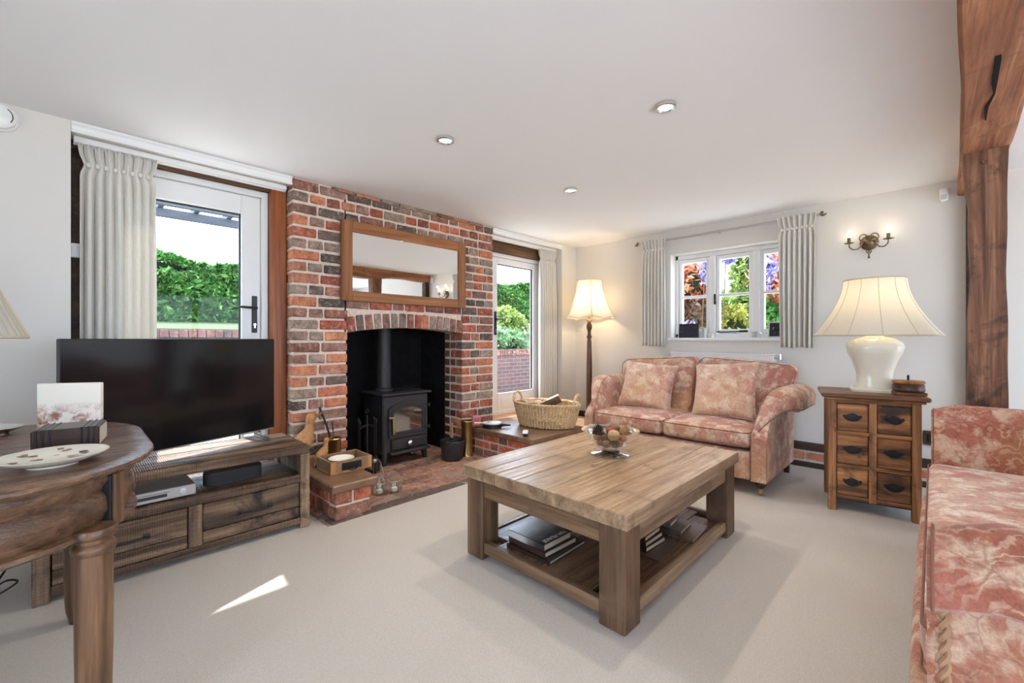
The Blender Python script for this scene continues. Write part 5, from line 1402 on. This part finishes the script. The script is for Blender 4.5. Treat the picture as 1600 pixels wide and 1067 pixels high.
sp = bell(.352, .172, .388, 14, 1.75)
sh = M().lathe(sp, 56); sh.f = sh.f[:-2]; sh.v = [(x, y, z+.386) for x, y, z in sh.v]
so = part('lamp_shade', sh, MT['shade'], t, 80)
sm = M()
for a in np.linspace(0, 2*PI, 13)[:-1]: sm.tube([(r*math.cos(a)*1.003, r*math.sin(a)*1.003, z+.386) for r, z in sp], .0018, 4)
part('seam', sm, MT['seam'], so, 40)
for r, z in (sp[0], sp[-1]): part('shade_rim', M().tube([(r*math.cos(a), r*math.sin(a), z+.386) for a in np.linspace(0, 2*PI, 57)[:-1]], .004, 6, True), MT['seam'], so, 60)
part('bulb', M().lathe([(.012, .55), (.02, .57), (.03, .60), (.024, .63), (0, .645)], 16), emit('lamp_bulb', (1, .8, .5, 1), 4.), t)
lt = add_light('table_lamp_light', 'POINT', (lp.x, lp.y, CH+.60), 2.6, (1, .74, .42), shadow_soft_size=.04)
bl = Vector((3.80, .118, CH))
t = thing('wooden_coaster_block', 'flat brown wooden block under the round turned box on the chest', 'block', bl, ca+.1)
part('block', M().box(-.078, -.06, 0, .078, .06, .020, .003), MT['chest_top'], t)
part('inlay', M().box(-.06, -.035, .02, .06, .035, .0206), MT['lamp_wood'], t, 0)
t = thing('round_wooden_box', 'round turned wooden box with small upright knob on the chest', 'box', bl+Vector((0, 0, .0207)))
part('body', M().lathe([(0, 0), (.075, 0), (.082, .012), (.078, .03), (.080, .04), (.074, .05), (0, .05)], 28), MT['lamp_wood'], t)
part('lid', M().lathe([(.070, .05), (.080, .055), (.083, .064), (.076, .072), (.02, .074), (0, .074)], 28), MT['duck'], t)
part('knob', M().tube([(-.02, .0, .072), (-.02, .0, .10), (-.014, 0, .108)], [.006, .007, .004], 8), MT['black'], t)
t = thing('wall_socket', 'black socket on the skirting between the chest and the right sofa', 'socket', (XW-.04, -.015, .415))
part('plate', M().box(XW-.022, -.09, .33, XW, .06, .44, .004), MT['dark_timber'], t, 30, True)
part('socket_face', M().box(XW-.03, -.045, .35, XW-.02, .035, .42, .004), MT['black'], t, 30, True)

# ================================================================== FLOOR LAMP, RADIATOR, SILL THINGS
t = thing('floor_lamp', 'lit floor lamp with turned wooden pole and cream panelled shade in the corner', 'lamp', (4.34, 2.95, 0))
part('base', M().lathe([(0, 0), (.14, 0), (.15, .015), (.14, .03), (.06, .045), (.04, .08), (.03, .10)], 28), MT['lamp_wood'], t)
part('pole', M().lathe([(.028, .08), (.034, .12), (.028, .16), (.036, .25), (.034, .8), (.026, 1.12), (.022, 1.16), (.034, 1.18), (.022, 1.20), (.020, 1.25), (.032, 1.28), (.034, 1.31), (.022, 1.34), (.012, 1.36), (.012, 1.42), (0, 1.42)], 20), MT['lamp_wood'], t)
part('lamp_holder', M().lathe([(.024, 1.35), (.028, 1.36), (.028, 1.38), (.016, 1.39), (.016, 1.45), (0, 1.45)], 14), MT['brass'], t)
sp = bell(.300, .150, .455, 10, 1.8); npan = 6
def hexr(a, r, lift):
    k = PI/npan; q = ((a+.35) % (2*k))-k
    return r*math.cos(k)/math.cos(q)*(1.0)+0
sh = M()
sh.grid(lambda u, v: (lambda i, a: (hexr(a, sp[i][0]*1.06, 0)*math.cos(a), hexr(a, sp[i][0]*1.06, 0)*math.sin(a), 1.392+sp[i][1]+(.022*abs(math.sin((a+.35)*npan/2+PI/2)) if i == 0 else 0)))(int(round(v*10)), 2*PI*u), 72, 11, cu=True)
so = part('lamp_shade', sh, MT['shade'], t, 30)
sm = M()
for j in range(npan):
    a = -.35+2*PI*j/npan
    sm.tube([(r*1.065*math.cos(a), r*1.065*math.sin(a), 1.392+z) for r, z in sp], .004, 5)
for i in (0, 10): sm.tube([(hexr(a, sp[i][0]*1.063, 0)*math.cos(a), hexr(a, sp[i][0]*1.063, 0)*math.sin(a), 1.392+sp[i][1]+(.022*abs(math.sin((a+.35)*npan/2+PI/2)) if i == 0 else 0)) for a in np.linspace(0, 2*PI, 73)[:-1]], .004, 5, True)
part('seam', sm, MT['seam'], so, 50)
part('bulb', M().lathe([(.012, 1.45), (.028, 1.49), (.026, 1.52), (0, 1.54)], 14), emit('floor_lamp_bulb', (1, .78, .48, 1), 4.), t)
add_light('floor_lamp_light', 'POINT', (4.34, 2.95, 1.60), 2.8, (1, .74, .42), shadow_soft_size=.04)
t = thing('radiator', 'white panel radiator on the wall behind the window sofa', 'radiator', (4.60, 1.55, .15))
part('front_panel', M().box(4.565, 1.06, .17, 4.58, 2.05, 1.0, .006), MT['rad'], t, 35, True)
part('back_panel', M().box(4.63, 1.06, .17, 4.645, 2.05, 1.0, .006), MT['rad'], t, 35, True)
gr = M().box(4.562, 1.055, .995, 4.648, 2.055, 1.012, .004)
part('top_grille', gr, MT['rad'], t, 35, True)
part('grille_slots', (lambda k: ([k.box(4.58, 1.08+.032*i, 1.0115, 4.63, 1.096+.032*i, 1.0128) for i in range(30)], k)[1])(M()), MT['black'], t, 0, True, kind='stuff')
part('valve', M().lathe([(.014, 0), (.014, .05), (0, .052)], 12, (4.6, 1.02, .96)).tube([(4.6, 1.02, .97), (4.6, 1.07, .97)], .008, 8), MT['chrome'], t, 40, True)
for y in (1.2, 1.9): part('wall_bracket', M().box(4.643, y-.02, .3, 4.658, y+.02, .8), MT['rad'], t, 0, True)
zs = 1.1655
def frame(name, label, c, w, h, rz, tilt, inner, rim):
    t = thing(name, label, 'picture frame', (*c, zs), rz)
    R_ = rot('X', -tilt)
    part('frame', M().box(-w/2, -.006, 0, w/2, .006, .012, .001, R_).box(-w/2, -.006, h-.012, w/2, .006, h, .001, R_).box(-w/2, -.006, 0, -w/2+.012, .006, h, .001, R_).box(w/2-.012, -.006, 0, w/2, .006, h, .001, R_), rim, t, 30)
    part('picture', M().box(-w/2+.01, -.002, .01, w/2-.01, .003, h-.01, 0, R_), inner, t, 0)
    part('stand', M().box(-.012, .0, 0, .012, .05, .006).box(-.012, .01, 0, .012, .016, h*.6, 0, rot('X', .1)), MT['black'], t, 0)
    return t
def marks(name, base, mk, sc, lo, hi):
    k = N(name); v = k.coord(); n = k.noise(v, sc, 3); k.p(Base_Color=k.mix(k.step(n, lo, hi), base, mk), Roughness=.3); return k.m
frame('photo_frame', 'dark purple card in a thin frame at the left end of the window sill', (4.715, 1.915), .215, .155, -PI/2, .12, marks('dark_card', lin(34, 26, 48), lin(120, 108, 128), 45., .62, .72), MT['black'])
frame('photo_frame', 'black and white photo frame at the right end of the window sill', (4.72, 1.075), .15, .155, -PI/2-.05, .12, marks('bw_photo', lin(26, 24, 24), lin(170, 166, 162), 22., .55, .66), MT['steel'])
def tumbler(label, y, r, h, mat, nm='silver_cup', x=4.70):
    t = thing(nm, label, 'cup', (x, y, zs))
    part('cup', M().lathe([(0, 0), (r*.92, 0), (r, h*.1), (r*1.0, h*.96), (r*1.04, h), (r*.93, h), (r*.9, .006), (0, .006)], 22), mat, t)
    part('band', M().tube([(r*1.01*math.cos(a), r*1.01*math.sin(a), h*.8) for a in np.linspace(0, 2*PI, 25)[:-1]], r*.05, 5, True), mat, t, 60)
tumbler('tall silver beaker on the window sill right of the dark card', 1.735, .026, .105, MT['steel'])
tumbler('small silver beaker on the window sill below the right mullion', 1.262, .024, .06, MT['steel'])
tumbler('small white pot on the window sill beside the tall silver beaker', 1.66, .017, .045, MT['ceramic'], 'white_pot')
tumbler('small white pot on the window sill left of the right photo frame', 1.20, .018, .04, MT['ceramic'], 'white_pot')
